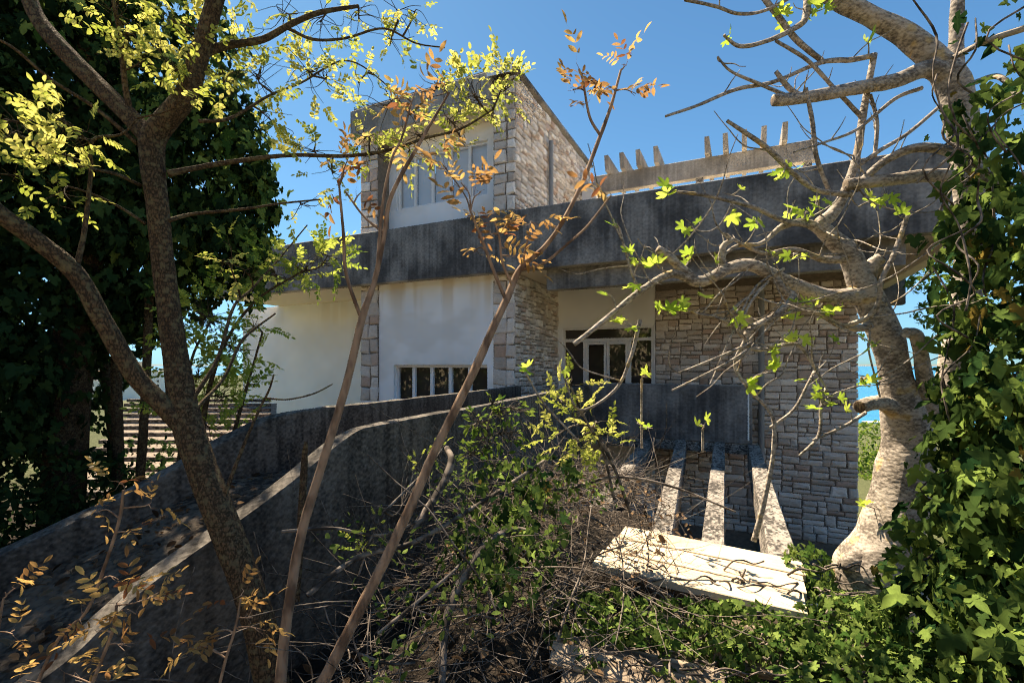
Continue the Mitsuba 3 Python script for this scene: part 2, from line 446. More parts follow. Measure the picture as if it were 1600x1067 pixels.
# right-hand stone wall
k = put(VL + 'stone_wall', box(-1.70, 1.90, 10.83, 16, -4.4, 1.75), 'mortar', label='rubble stone wall of pale beige stones right of the glazed door')
lay(k, rubble(3.64, 4.95, 0.036, rng, 2.1), np.array([-1.71, 10.83, -3.36]), EX, -EY, 0.018, 0.028, rng, 225)
# main pier, its flank and the tower above it
k = put(VL + 'pier', box(-4.40, -3.94, 8.44, 10.8, -4.4, 1.758), 'mortar', label='rough stone pier between the white bay and the glazed door')
cells = []
z = 0
while z < 3.1:
    h = min(rng.uniform(0.17, 0.30), 3.12 - z); m = rng.uniform(0.26, 0.31)
    cells += [(m / 2, z + h / 2, m, h), ((m + 0.47) / 2, z + h / 2, 0.47 - m, h)]; z += h
lay(k, cells, np.array([-4.40, 8.44, -1.37]), EX, -EY, 0.015, 0.024, rng, 40)
lay(k, rubble(2.36, 3.12, 0.022, rng, 1.7), np.array([-3.94, 8.44, -1.37]), EY, EX, 0.020, 0.03, rng, 0)
k = put(VL + 'tower_wall', box(-4.40, -3.94, 8.44, 13.5, 2.31, 5.56), 'mortar', label='stone flank of the tower, dark joints between the small stones')
lay(k, rubble(5.0, 2.76, 0.030, rng, 2.4), np.array([-3.94, 8.44, 2.80]), EY, EX, 0.026, 0.03, rng, 0)
cells = []; z = 0
while z < 2.7:
    h = min(rng.uniform(0.17, 0.30), 2.75 - z); m = rng.uniform(0.25, 0.31)
    cells += [(m / 2, z + h / 2, m, h), ((m + 0.47) / 2, z + h / 2, 0.47 - m, h)]; z += h
lay(k, cells, np.array([-4.40, 8.44, 2.80]), EX, -EY, 0.026, 0.026, rng, 0)
# left column
k = put(VL + 'column', box(-7.76, -7.27, 8.44, 10.3, -4.4, 1.758), 'mortar')
cells = []; z = 0
while z < 3.1:
    h = min(rng.uniform(0.19, 0.33), 3.12 - z); m = rng.uniform(0.2, 0.3)
    cells += [(m / 2, z + h / 2, m, h), ((m + 0.49) / 2, z + h / 2, 0.49 - m, h)]; z += h
lay(k, cells, np.array([-7.76, 8.44, -1.37]), EX, -EY, 0.015, 0.024, rng, 40)
k = put(VL + 'tower_column', box(-7.76, -7.27, 8.44, 13.5, 2.31, 5.0), 'mortar')
cells = []; z = 0
while z < 2.1:
    h = min(rng.uniform(0.14, 0.28), 2.2 - z); m = rng.uniform(0.2, 0.3)
    cells += [(m / 2, z + h / 2, m, h), ((m + 0.49) / 2, z + h / 2, 0.49 - m, h)]; z += h
lay(k, cells, np.array([-7.76, 8.44, 2.80]), EX, -EY, 0.026, 0.024, rng, 0)
# white bay with its strip window
WU0, WU1, WZ0, WZ1 = -6.86, -4.55, -0.80, 0.0
put(VL + 'bay_wall', wall(-7.268, -4.402, -4.4, 1.757, 8.46, 0.22, [(WU0, WU1, WZ0, WZ1)]), 'plaster', label='white rendered bay with brown rain stains')
put(VL + 'bay_room', box(WU0 - 0.3, WU1 + 0.1, 8.70, 10.2, WZ0 - 0.4, WZ1 + 0.4), 'room_shade')  # closed box behind the panes, its dark colour stands for an unlit interior
w = VL + 'bay_window'
mb = MB()
for z0, z1 in ((WZ0, WZ0 + 0.06), (WZ1 - 0.06, WZ1)): mb.add(*box(WU0 + 0.002, WU1 - 0.002, 8.56, 8.63, z0 + 0.002, z1 - 0.002))
for x0 in (WU0 + 0.002, WU1 - 0.052): mb.add(*box(x0, x0 + 0.05, 8.563, 8.627, WZ0 + 0.062, WZ1 - 0.062))
w = mb.put(w, 'white_paint', label='low strip window with five dark panes and white frame')
xs = np.linspace(WU0, WU1, 6)
for x in xs[1:-1]: put(w + '__mullion', box(x - 0.035, x + 0.035, 8.555, 8.625, WZ0 + 0.06, WZ1 - 0.06), 'white_paint')
for a, b in zip(xs[:-1], xs[1:]): put(w + '__pane', (np.array([[a + .03, 8.59, WZ0 + .05], [b - .03, 8.59, WZ0 + .05], [b - .03, 8.59, WZ1 - .05], [a + .03, 8.59, WZ1 - .05]]), np.array([[0, 1, 2, 3]])), 'glass')
# left white wall, set back
put(VL + 'left_wall', box(-14.2, -7.77, 10.2, 10.45, -4.4, 1.756), 'plaster', label='long set back white wall left of the stone column')
put(VL + 'rear_wall', box(-14.2, 1.9, 16.001, 16.2, -4.4, 1.755), 'plaster')
# roof slab, the long front beam, the lower beam
put(VL + 'roof_slab', box(-12.6, 2.64, 8.302, 16.4, 1.76, 2.30), 'soffit_paint')
put(VL + 'front_beam', box(-12.62, 2.65, 8.10, 8.30, 1.73, 2.84, 0.012), 'concrete', label='long deep concrete beam with black rain streaks across the whole front')
put(VL + 'lower_beam', box(-3.26, 2.03, 8.36, 8.56, 1.37, 1.757, 0.01), 'concrete', label='lower concrete beam under the long one, above the glazed door')
put(VL + 'side_beam', box(2.45, 2.648, 8.303, 15.0, 1.55, 1.757, 0.008), 'soffit_paint', label='pale sunlit beam running back under the right end of the roof')
put(VL + 'end_beam', box(1.95, 2.96, 12.2, 12.45, 1.22, 1.80, 0.01), 'concrete')
# glazed door and the wall it stands in
DU0, DU1, DZ1, DZ0, DV = -3.82, -1.73, 0.86, -1.35, 10.8
put(VL + 'door_wall', wall(-3.92, -1.712, -4.4, 1.755, DV, 0.2, [(DU0, DU1, DZ0, DZ1)]), 'plaster')
put(VL + 'hall', box(DU0 - 0.05, DU1 + 0.02, DV + 0.22, DV + 3, DZ0 - 0.2, DZ1 + 0.4), 'room_shade')  # solid box coloured as the shade behind the glazed door
mb = MB()
mb.add(*box(DU0 + .002, DU1 - .002, DV + .03, DV + .09, DZ1 - .055, DZ1 - .002))
mb.add(*box(DU0 + .002, DU1 - .002, DV + .027, DV + .093, DZ1 - .33, DZ1 - .26))
for x in (DU0 + .002, DU1 - .06): mb.add(*box(x, x + .058, DV + .033, DV + .087, DZ0, DZ1 - .057))
for x in (DU0 + .50, DU1 - .56): mb.add(*box(x, x + .06, DV + .031, DV + .089, DZ0 + .002, DZ1 - .335))
d = mb.put(VL + 'door', 'white_paint', label='white framed double glazed door with side lights and a transom')
mid = (DU0 + DU1) / 2
for i, (a, b) in enumerate(((DU0 + .565, mid - .006), (mid + .006, DU1 - .565))):
    lf = MB()
    lf.add(*box(a, a + .055, DV + .035, DV + .08, DZ0 + .01, DZ1 - .335)); lf.add(*box(b - .055, b, DV + .035, DV + .08, DZ0 + .01, DZ1 - .335))
    lf.add(*box(a + .056, b - .056, DV + .037, DV + .078, DZ0 + .01, DZ0 + .25)); lf.add(*box(a + .056, b - .056, DV + .037, DV + .078, DZ1 - .40, DZ1 - .336))
    lf.put(d + '__leaf', 'white_paint')
for a, b, z0, z1 in ((DU0 + .06, DU0 + .50, DZ0, DZ1 - .33), (DU0 + .62, mid - .06, DZ0 + .25, DZ1 - .40), (mid + .06, DU1 - .62, DZ0 + .25, DZ1 - .40), (DU1 - .5, DU1 - .06, DZ0, DZ1 - .33),
                     (DU0 + .06, DU1 - .06, DZ1 - .26, DZ1 - .055)):
    put(d + '__pane', (np.array([[a, DV + .06, z0], [b, DV + .06, z0], [b, DV + .06, z1], [a, DV + .06, z1]]), np.array([[0, 1, 2, 3]])), 'glass')
mb = MB(); mb.add(*box(mid + .02, mid + .04, DV + .0, DV + .034, -.36, -.20)); mb.add(*box(mid + .02, mid + .12, DV - .025, DV - .002, -.275, -.255)); mb.put(d + '__handle', 'grey_metal')
# terrace before the door
put(VL + 'terrace_floor', box(-3.9, 0.13, 9.32, 10.79, -1.55, -1.36), 'pale_concrete')
put(VL + 'terrace_parapet', box(-2.86, 0.15, 9.30, 9.48, -1.37, -0.355, 0.012), 'concrete', label='blank concrete parapet of the terrace before the door')
put(VL + 'parapet_return', box(-0.03, 0.148, 9.481, 10.79, -1.365, -0.36, 0.01), 'concrete')
put(VL + 'drain_spout', tube([[0.09, 9.27, -1.3], [0.09, 9.27, -0.36]], [0.012, 0.012], 8), 'white_paint', smooth=40)
put(VL + 'drain_pipe', tube([[0.33, 10.68, 1.6], [0.33, 10.68, -4.3]], [0.055, 0.055], 14), 'grey_metal', smooth=40, label='grey drain pipe down the stone wall beside the terrace')
put(VL + 'tower_pipe', tube([[-3.83, 10.1, 4.95], [-3.83, 10.1, 2.4]], [0.05, 0.05], 14), 'grey_metal', smooth=40)
# the tower
TU0, TU1, TZ0, TZ1, TV = -7.05, -4.72, 3.48, 4.62, 8.80
put(VL + 'tower_front', wall(-7.268, -4.402, 2.31, 5.56, TV, 0.2, [(TU0, TU1, TZ0, TZ1)]), 'plaster', label='white wall of the tower around its wide window')
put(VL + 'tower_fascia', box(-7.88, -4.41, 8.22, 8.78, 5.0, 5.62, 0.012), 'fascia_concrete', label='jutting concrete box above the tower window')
put(VL + 'tower_soffit', box(-7.80, -4.42, 8.26, 8.79, 4.975, 4.998), 'soffit_paint')
put(VL + 'tower_cap', box(-7.84, -3.86, 8.30, 13.55, 5.625, 5.69), 'concrete')
put(VL + 'tower_back', box(-7.76, -4.41, 13.3, 13.5, 2.31, 5.62), 'plaster')
fl = (np.array([[-4.42, 8.20, 5.50], [-3.9, 8.20, 5.50], [-3.9, 8.24, 5.66], [-4.42, 8.24, 5.66], [-4.42, 8.19, 5.50], [-3.9, 8.16, 5.45], [-3.9, 8.20, 5.67], [-4.42, 8.21, 5.67]]), np.array([[0, 1, 2, 3], [4, 5, 6, 7], [0, 1, 5, 4], [3, 2, 6, 7], [0, 3, 7, 4], [1, 2, 6, 5]]))
put(VL + 'flashing', fl, 'white_paint', label='loose white metal flashing at the tower corner')
w = VL + 'tower_window'
mb = MB()
for z0, z1 in ((TZ0, TZ0 + .05), (TZ1 - .05, TZ1)): mb.add(*box(TU0 + .002, TU1 - .002, TV + .06, TV + .12, z0 + .002, z1 - .002))
for x0 in (TU0 + .002, TU1 - .052): mb.add(*box(x0, x0 + .05, TV + .063, TV + .117, TZ0 + .052, TZ1 - .052))
w = mb.put(w, 'white_paint', label='wide tower window with pale blinds behind')
xs = np.linspace(TU0, TU1, 6)
for x in xs[1:-1]: put(w + '__mullion', box(x - .03, x + .03, TV + .055, TV + .115, TZ0 + .05, TZ1 - .05), 'white_paint')
for a, b in zip(xs[:-1], xs[1:]):
    put(w + '__pane', (np.array([[a + .025, TV + .09, TZ0 + .04], [b - .025, TV + .09, TZ0 + .04], [b - .025, TV + .09, TZ1 - .04], [a + .025, TV + .09, TZ1 - .04]]), np.array([[0, 1, 2, 3]])), 'glass')
    put(w + '__blind', box(a + .02, b - .02, TV + .15, TV + .16, TZ0 + .03, TZ1 - .03), 'blind')  # flat blue-grey panel behind each pane
put(VL + 'side_box', box(-3.90, -3.5, 12.6, 13.45, 3.6, 4.75, 0.01), 'plaster'); put(VL + 'side_box_lid', box(-3.91, -3.42, 12.5, 13.5, 4.752, 4.80), 'grey_metal')

# ------------------------------------------------------------------ roof pergola behind the beam
rp = thing('roof_pergola', 'concrete pergola on the roof, its rafter ends standing above the long beam', 'pergola')
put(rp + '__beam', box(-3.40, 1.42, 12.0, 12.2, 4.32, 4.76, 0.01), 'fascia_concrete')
for px in (953, 976, 1001, 1028, 1106, 1134, 1163, 1193, 1225):
    a = (px - 800) / 760
    x = 12.0 * (0.9036 * a - 0.4284) / (0.4284 * a + 0.9036)
    prof = sg.Polygon([(11.62, 5.07), (11.74, 4.74), (13.6, 4.77), (13.6, 5.07)])
    m = trimesh.creation.extrude_polygon(prof, 0.10, engine='earcut'); v = np.array(m.vertices)
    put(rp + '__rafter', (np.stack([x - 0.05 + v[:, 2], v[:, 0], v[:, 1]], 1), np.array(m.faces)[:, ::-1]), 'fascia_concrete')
put(rp + '__beam', box(-3.40, 1.42, 13.7, 13.9, 4.32, 4.76, 0.01), 'pale_concrete')
for x in (-3.2, -0.9, 1.25):
    for y in (12.02, 13.72): put(rp + '__post', box(x - .08, x + .08, y, y + .16, 2.31, 4.318), 'pale_concrete')

# ------------------------------------------------------------------ footbridge with its two parapets
br = thing('footbridge', 'grey concrete footbridge with lichen topped parapets leading to the villa door', 'footbridge')


def rail(path, thick, depth, name, label):
    """path rows (x, y, top, bottom); a wall with a slightly rounded, uneven top"""
    s = spline(path, 8); n = len(s)
    t = unit(np.gradient(s[:, :2], axis=0)); nn = np.stack([-t[:, 1], t[:, 0]], 1)
    prof = [(-1, 0.0), (-1, 0.96), (-0.85, 1.0), (0.85, 1.0), (1, 0.96), (1, 0.0)]
    v = []
    for i in range(n):
        for a, h in prof:
            top = s[i, 2] - (0.025 if h == 0.96 else 0) if h else s[i, 3]
            wob = (meshkit.fbm(np.array([[s[i, 0] * 5, s[i, 1] * 5, a * 2]]), 3)[0] - 0.5) * 0.03
            v.append([s[i, 0] + nn[i, 0] * a * thick / 2, s[i, 1] + nn[i, 1] * a * thick / 2, top + (wob if h else 0)])
    v = np.array(v); m = len(prof)
    i, j = np.meshgrid(np.arange(n - 1), np.arange(m), indexing='ij'); j2 = (j + 1) % m
    f = np.stack([i * m + j, i * m + j2, (i + 1) * m + j2, (i + 1) * m + j], -1).reshape(-1, 4)
    f = np.vstack([f, [[0, 5, 2, 1], [5, 4, 3, 2]], [[(n - 1) * m + q for q in (1, 2, 5, 0)], [(n - 1) * m + q for q in (2, 3, 4, 5)]]])
    return put(br + '__' + name, (v, f), 'parapet_concrete', smooth=30, label=label)


rail([(-3.86, 8.40, -.40, -1.6), (-3.72, 6.6, -.40, -1.6), (-3.58, 4.5, -.40, -1.6), (-3.47, 2.95, -.40, -1.5), (-3.45, 2.45, -.50, -1.5), (-3.45, 2.0, -.67, -1.6), (-3.45, 1.5, -.86, -1.8), (-3.45, 1.0, -1.0, -1.9), (-3.45, 0.3, -1.22, -2.1)], 0.13, 1, 'parapet', 'far parapet of the footbridge')
rail([(-2.78, 9.29, -.40, -1.9), (-2.64, 7.2, -.40, -1.9), (-2.42, 4.6, -.41, -1.9), (-2.30, 2.75, -.41, -1.9), (-2.27, 2.3, -.45, -1.9), (-2.25, 1.85, -.64, -1.9), (-2.25, 1.45, -.79, -1.9), (-2.25, 1.1, -.935, -1.9), (-2.25, 0.84, -1.09, -1.95), (-2.25, 0.3, -1.30, -2.1)], 0.12, 1, 'parapet', 'near parapet of the footbridge, sloping down to the lower left')
s = spline([(-3.3, 9.3, -1.37), (-3.05, 5, -1.2), (-2.88, 2.8, -.86), (-2.85, 2.0, -.90), (-2.85, 1.3, -1.12), (-2.85, 0.2, -1.48)], 10)
v = []; L = []
for q in s:
    for a in np.linspace(-0.58, 0.58, 9):
        v.append([q[0] + a, q[1], q[2] + 0.05 * (meshkit.fbm(np.array([[q[0] + a, q[1], 0]]) * 4, 3)[0] - 0.5)])
i, j = np.meshgrid(np.arange(len(s) - 1), np.arange(8), indexing='ij')
put(br + '__deck', (np.array(v), np.stack([i * 9 + j, (i + 1) * 9 + j, (i + 1) * 9 + j + 1, i * 9 + j + 1], -1).reshape(-1, 4)[:, ::-1]), 'deck_litter', smooth=True)

# ------------------------------------------------------------------ courtyard pergola: concrete beams from the terrace to the bank
cp = thing('courtyard_pergola', 'row of bare concrete beams over the sunken court below the terrace', 'pergola')
for (p0, p1), w_ in zip(((( 1003, 700), (880, 868)), ((1063, 695), (1030, 850)), ((1124, 692), (1114, 850)), ((1176, 690), (1222, 860))), (0.19, 0.17, 0.17, 0.185)):
    a, b = [-1.36 / ((570 - q[1]) / 760) * (RIGHT * (q[0] - 800) / 760 + FWD) for q in (p0, p1)]
    a = a + (b - a) / np.linalg.norm(b - a) * 0; d0 = (a - b)[:2]; a2 = b[:2] + d0 * (9.26 - b[1]) / d0[1]; b2 = b[:2] - d0 / np.linalg.norm(d0) * 0.25
    t = unit(b2 - a2); n_ = np.array([-t[1], t[0]]); q = []
    N = 26
    for i in range(N + 1):
        c = a2 + (b2 - a2) * i / N; wob = (meshkit.fbm(np.array([[c[0] * 3, c[1] * 3, 0.]]), 3)[0] - .5) * .02
        for s1, z1 in ((-1, -1.72), (-1, -1.37), (-.9, -1.355), (.9, -1.355), (1, -1.37), (1, -1.72)): q.append([*(c + n_ * s1 * (w_ / 2 + wob * .5)), z1 + (wob if z1 > -1.5 else 0)])
    i, j = np.meshgrid(np.arange(N), np.arange(6), indexing='ij'); j2 = (j + 1) % 6
    f = np.stack([i * 6 + j, i * 6 + j2, (i + 1) * 6 + j2, (i + 1) * 6 + j], -1).reshape(-1, 4)
    f = np.vstack([f, [[0, 5, 2, 1], [5, 4, 3, 2]], [[N * 6 + e for e in (1, 2, 5, 0)], [N * 6 + e for e in (2, 3, 4, 5)]]])
    put(cp + '__beam', (np.array(q), f), 'beam_concrete')
rw = thing('retaining_wall', 'low rough wall holding the bank above the sunken court', 'wall')
put(rw, box(-1.7, 3.2, 4.05, 4.3, -4.6, -1.73, 0.02), 'parapet_concrete', new=False)


# ------------------------------------------------------------------ leaves: shapes
def leaflet(L, W, fold=0.25, droop=0.15, tone=0.5, hook=0.0):
    """A small oval leaf along +x, its upper side +z."""
    xs = np.array([0, .22, .55, .82, 1.0]) * L; ws = np.array([0, .72, 1, .66, 0]) * W / 2
    v = [[xs[0], 0, 0]]; v2 = [0.5]
    for i in (1, 2, 3):
        z = -droop * L * (xs[i] / L) ** 2
        v += [[xs[i], -ws[i], z + fold * ws[i]], [xs[i], 0, z], [xs[i], ws[i], z + fold * ws[i]]]
    v.append([L, hook * W, -droop * L])
    f = [[0, 1, 2], [0, 2, 3], [1, 4, 5], [1, 5, 2], [2, 5, 6], [2, 6, 3], [4, 7, 8], [4, 8, 5], [5, 8, 9], [5, 9, 6], [7, 10, 8], [8, 10, 9]]
    uv = np.column_stack([np.full(11, tone), [.5, .6, .3, .6, .6, .3, .6, .6, .3, .6, .5]])
    return np.array(v), np.array(f), uv


def rot(axis, a):
    return trimesh.transformations.rotation_matrix(a, axis)[:3, :3]


def pinnate(pairs, L, lw, ll, rng, lift=0.3, tone=0.5):
    """A compound leaf: a curved stalk with pairs of leaflets and one at the tip."""
    mb = MB(); n = pairs + 2
    s = np.linspace(0, 1, 7)
    cl = np.stack([s * L, 0 * s, lift * L * (s - 1.2 * s * s)], 1)
    t = tube(cl, np.linspace(.0016, .0008, 7), 3); mb.add(*t, np.tile([max(tone - .2, 0), .2], (len(t[0]), 1)))
    for i in range(pairs):
        u = 0.25 + 0.7 * i / pairs
        c = np.array([u * L, 0, lift * L * (u - 1.2 * u * u)])
        for sd in (-1, 1):
            q = leaflet(ll * rng.uniform(.75, 1.1), lw * rng.uniform(.8, 1.15), rng.uniform(.1, .45), rng.uniform(.05, .4), np.clip(tone + rng.normal(0, .16), 0, 1))
            R = rot([0, 0, 1], sd * rng.uniform(.9, 1.35)) @ rot([1, 0, 0], rng.normal(0, .35)) @ rot([0, 1, 0], rng.normal(.1, .25))
            mb.add(q[0] @ R.T + c, q[1], q[2])
    q = leaflet(ll * 1.05, lw, .3, .2, np.clip(tone + .1, 0, 1)); mb.add(q[0] + cl[-1], q[1], q[2])
    return mb.mesh(), mb.uvs()


def lobed(lobes, size, tone, rng, curl=0.12, notch=0.46, round_=False):
    """A palmate leaf from a list of (angle, length, half width) lobes; stalk at the origin, tip along +x."""
    pts = [(-0.02, 0.0)]
    out = []
    for i, (a, l, w) in enumerate(lobes):
        d = np.array([math.cos(a), math.sin(a)]); nrm = np.array([-d[1], d[0]])
        out += [d * l * .58 - nrm * w, d * l * .86 - nrm * w * .72, d * l, d * l * .86 + nrm * w * .72, d * l * .58 + nrm * w] if round_ else [d * l * .62 - nrm * w, d * l, d * l * .62 + nrm * w]
        if i < len(lobes) - 1:
            a2 = (a + lobes[i + 1][0]) / 2; out.append(np.array([math.cos(a2), math.sin(a2)]) * min(l, lobes[i + 1][1]) * rng.uniform(notch - .04, notch + .04))
    c = np.array([.12, 0]); v = np.array([[c[0], c[1]], [0, 0]] + [list(o) for o in out])
    n = len(out)
    f = [[0, 2 + i, 3 + i] for i in range(n - 1)] + [[0, 1, 2], [0, 2 + n - 1, 1]]
    r = np.hypot(v[:, 0], v[:, 1])
    z = -curl * r ** 2 + .10 * np.abs(np.sin(np.arctan2(v[:, 1], v[:, 0]) * 2.5)) * r + rng.normal(0, .02, len(v))
    z[0] -= .03
    return (np.column_stack([v, z]) * size, np.array(f)), np.column_stack([np.full(len(v), tone), np.clip(.75 - r * .4, 0, 1)])


def ivy_shape(rng, tone):
    w = rng.uniform(.8, 1.1)
    return lobed([(-1.9, .42 * w, .16), (-.95, .66 * w, .2), (0, 1, .26), (.95, .66 * w, .2), (1.9, .46 * w, .2)], 1.0, tone, rng, .18, rng.uniform(.74, .95))


def heart_shape(rng, tone):
    w = rng.uniform(.85, 1.2)
    return lobed([(-1.75, .44, .2 * w), (-1.0, .58 * w, .2), (0, 1, .24 * w), (1.0, .58 * w, .2), (1.75, .44, .2 * w)], 1.0, tone, rng, rng.uniform(.1, .5), .93)


def fig_shape(rng, tone):
    return lobed([(-1.6, .62, .15), (-.8, .9, .17), (0, 1, .19), (.8, .9, .17), (1.6, .62, .15)], 1.0, tone, rng, rng.uniform(-.4, .3), .5, True)


lr = np.random.default_rng(5)
IVY = [(heart_shape if i_ % 5 < 3 else ivy_shape)(lr, t) for i_, t in enumerate([*np.linspace(0.0, .95, 27) ** 1.5, 1.0])]
FIG = [fig_shape(lr, t) for t in np.linspace(0.1, 1, 6)]
OVAL = [((lambda q: (q[0:2], q[2]))(leaflet(1.0, .5, .3, .2, t, .0))) for t in np.linspace(0, 1, 6)]
LOC = [pinnate(int(n), 1.0, .15, .27, lr, .25, t) for n, t in zip((4, 5, 5, 6, 4, 5, 6, 5), np.linspace(.1, .95, 8))]
FERN = [pinnate(8, 1.0, .095, .19, lr, .3, t) for t in np.linspace(.1, .9, 5)]
RED = [pinnate(int(n), 1.0, .135, .36, lr, .5, t) for n, t in zip((3, 4, 4, 3, 5, 4), np.linspace(.1, .95, 6))]


def frames(pos, xdir, nrm, scale):
    """4 x 4 matrices: leaf tip along xdir, upper side towards nrm."""
    x = unit(np.asarray(xdir, float)); z = np.asarray(nrm, float); z = unit(z - x * (z * x).sum(-1, keepdims=True)); y = np.cross(z, x)
    M = np.tile(np.eye(4), (len(x), 1, 1)); s = np.asarray(scale)[:, None]
    M[:, :3, 0], M[:, :3, 1], M[:, :3, 2], M[:, :3, 3] = x * s, y * s, z * s, pos
    return M


def grow(parent, variants, which, M, mat_name, nparts, leaf='leaf', rest='foliage'):
    """The nparts leaves that show largest become entries of their own; the rest is one part."""
    M = np.asarray(M); which = np.asarray(which)
    px, py, b = to_px(M[:, :3, 3])
    size = np.linalg.norm(M[:, :3, 0], axis=1) / np.maximum(b, .2) * (0.35 + np.abs((M[:, :3, 2] * unit(M[:, :3, 3])).sum(-1) / np.linalg.norm(M[:, :3, 2], axis=1))) / b
    ok = (b > .2) & (px > -20) & (px < 1620) & (py > -20) & (py < 1090)
    order = np.argsort(-np.where(ok, size, 0)); single = set(order[:nparts][ok[order[:nparts]]].tolist())
    base = {}
    for i in sorted(single):
        w = int(which[i])
        if w not in base: base[w] = mikit.ply(variants[w][0], mat_name, smooth=True, uv=variants[w][1])
        scene[key(parent + '__' + leaf)] = {**base[w], 'to_world': T(M[i])}
    others = np.array([i for i in range(len(M)) if i not in single], int)
    mb = MB()
    for w in range(len(variants)):
        idx = others[which[others] == w]
        if not len(idx): continue
        (v, f), uv = variants[w]
        vs = np.einsum('kij,nj->kni', M[idx][:, :3, :3], v) + M[idx][:, None, :3, 3]
        fs = f[None] + (np.arange(len(idx)) * len(v))[:, None, None]
        mb.add(vs.reshape(-1, 3), fs.reshape(-1, f.shape[1]), np.tile(uv, (len(idx), 1)))
    if mb.v:
        k = mb.put(parent + '__' + rest, mat_name, smooth=True, withuv=True, kind='stuff')


def rand_dirs(n, rng):
    return unit(rng.normal(size=(n, 3)))


def sprays(parent, skel, clusters, variants, size, mat_name, bark, rng, nparts, up=0.3, leaf='leaf', twig_px=3.5, droop=0.2):
    """Clusters (px, py, ahead, spread in px, leaves): a twig from the nearest wood to each, side twigs, a leaf at each end."""
    allp = np.vstack([s[:, :3] for s in skel])
    tw = MB(); pos, xd, nr, sc = [], [], [], []
    for (px, py, b, rp, n) in clusters:
        c = P(px, py, b); R = rp * b / 760
        d = np.linalg.norm(allp - c, axis=1) + 0.25 * np.maximum(0, allp[:, 2] - c[2])
        j = int(np.argmin(d)); a = allp[j]
        m = (a + c) / 2 + rng.normal(size=3) * d[j] * .10 + UP * d[j] * .06
        s = spline(np.array([a, m, c]), 5)
        if d[j] > 0.02:
            tw.add(*tube(s, np.linspace(twig_px, twig_px * .45, len(s)) * b / 1520, 5))
        for _ in range(n):
            e = c + rand_dirs(1, rng)[0] * R * rng.uniform(.25, 1.0) ** .7 * np.array([1, 1, .8])
            o = s[rng.integers(len(s) // 2, len(s))]
            q = spline(np.array([o, (o + e) / 2 + rng.normal(size=3) * R * .12, e]), 3)
            tw.add(*tube(q, np.linspace(twig_px * .4, twig_px * .22, len(q)) * b / 1520, 3))
            dirn = unit(unit(e - o) + rng.normal(size=3) * .45 + UP * (up - droop * rng.random()))
            pos.append(e); xd.append(dirn); nr.append(unit(UP + rng.normal(size=3) * .55)); sc.append(size * rng.uniform(.65, 1.25))
    M = frames(np.array(pos), np.array(xd), np.array(nr), np.array(sc))
    grow(parent, variants, rng.integers(0, len(variants), len(M)), M, mat_name, nparts, leaf)
    if tw.v: tw.put(parent + '__twig_growth', bark, smooth=True, kind='stuff')


def blobs(parent, spec, variants, size, mat_name, rng, nparts, hang=0.9, shell=(0.72, 1.0), facing=0.8, keep=None, rough=.5):
    """Leaves over lumpy masses: (px, py, ahead, rx px, ry px, depth m, count)."""
    pos, xd, nr, sc = [], [], [], []
    for (px, py, b, rx, ry, rd, n) in spec:
        c = P(px, py, b); d = rand_dirs(n, rng); r = rng.uniform(shell[0], shell[1], n) ** .6
        lump = 1.03 - rough * .5 + rough * meshkit.fbm(d * 2.2 + px * .01 + py * .013, 3)
        o = (d[:, :1] * RIGHT * rx * b / 760 + d[:, 1:2] * FWD * rd + d[:, 2:] * UP * ry * b / 760)
        p = c + o * (r * lump)[:, None]
        out = unit(o / np.array([1, 1, 1]))
        nrm = unit(out * facing + UP * .5 + rng.normal(size=(n, 3)) * .65)
        pos.append(p); nr.append(nrm); xd.append(unit(-UP * hang + rng.normal(size=(n, 3)) * .55 + out * .25)); sc.append(size * (.35 + 1.0 * rng.random(n) ** 1.2))
    pos, xd, nr, sc = map(np.concatenate, (pos, xd, nr, sc))
    if keep is not None:
        m = keep(pos); pos, xd, nr, sc = pos[m], xd[m], nr[m], sc[m]
    M = frames(pos, xd, nr, sc)
    grow(parent, variants, rng.integers(0, len(variants), len(M)), M, mat_name, nparts)


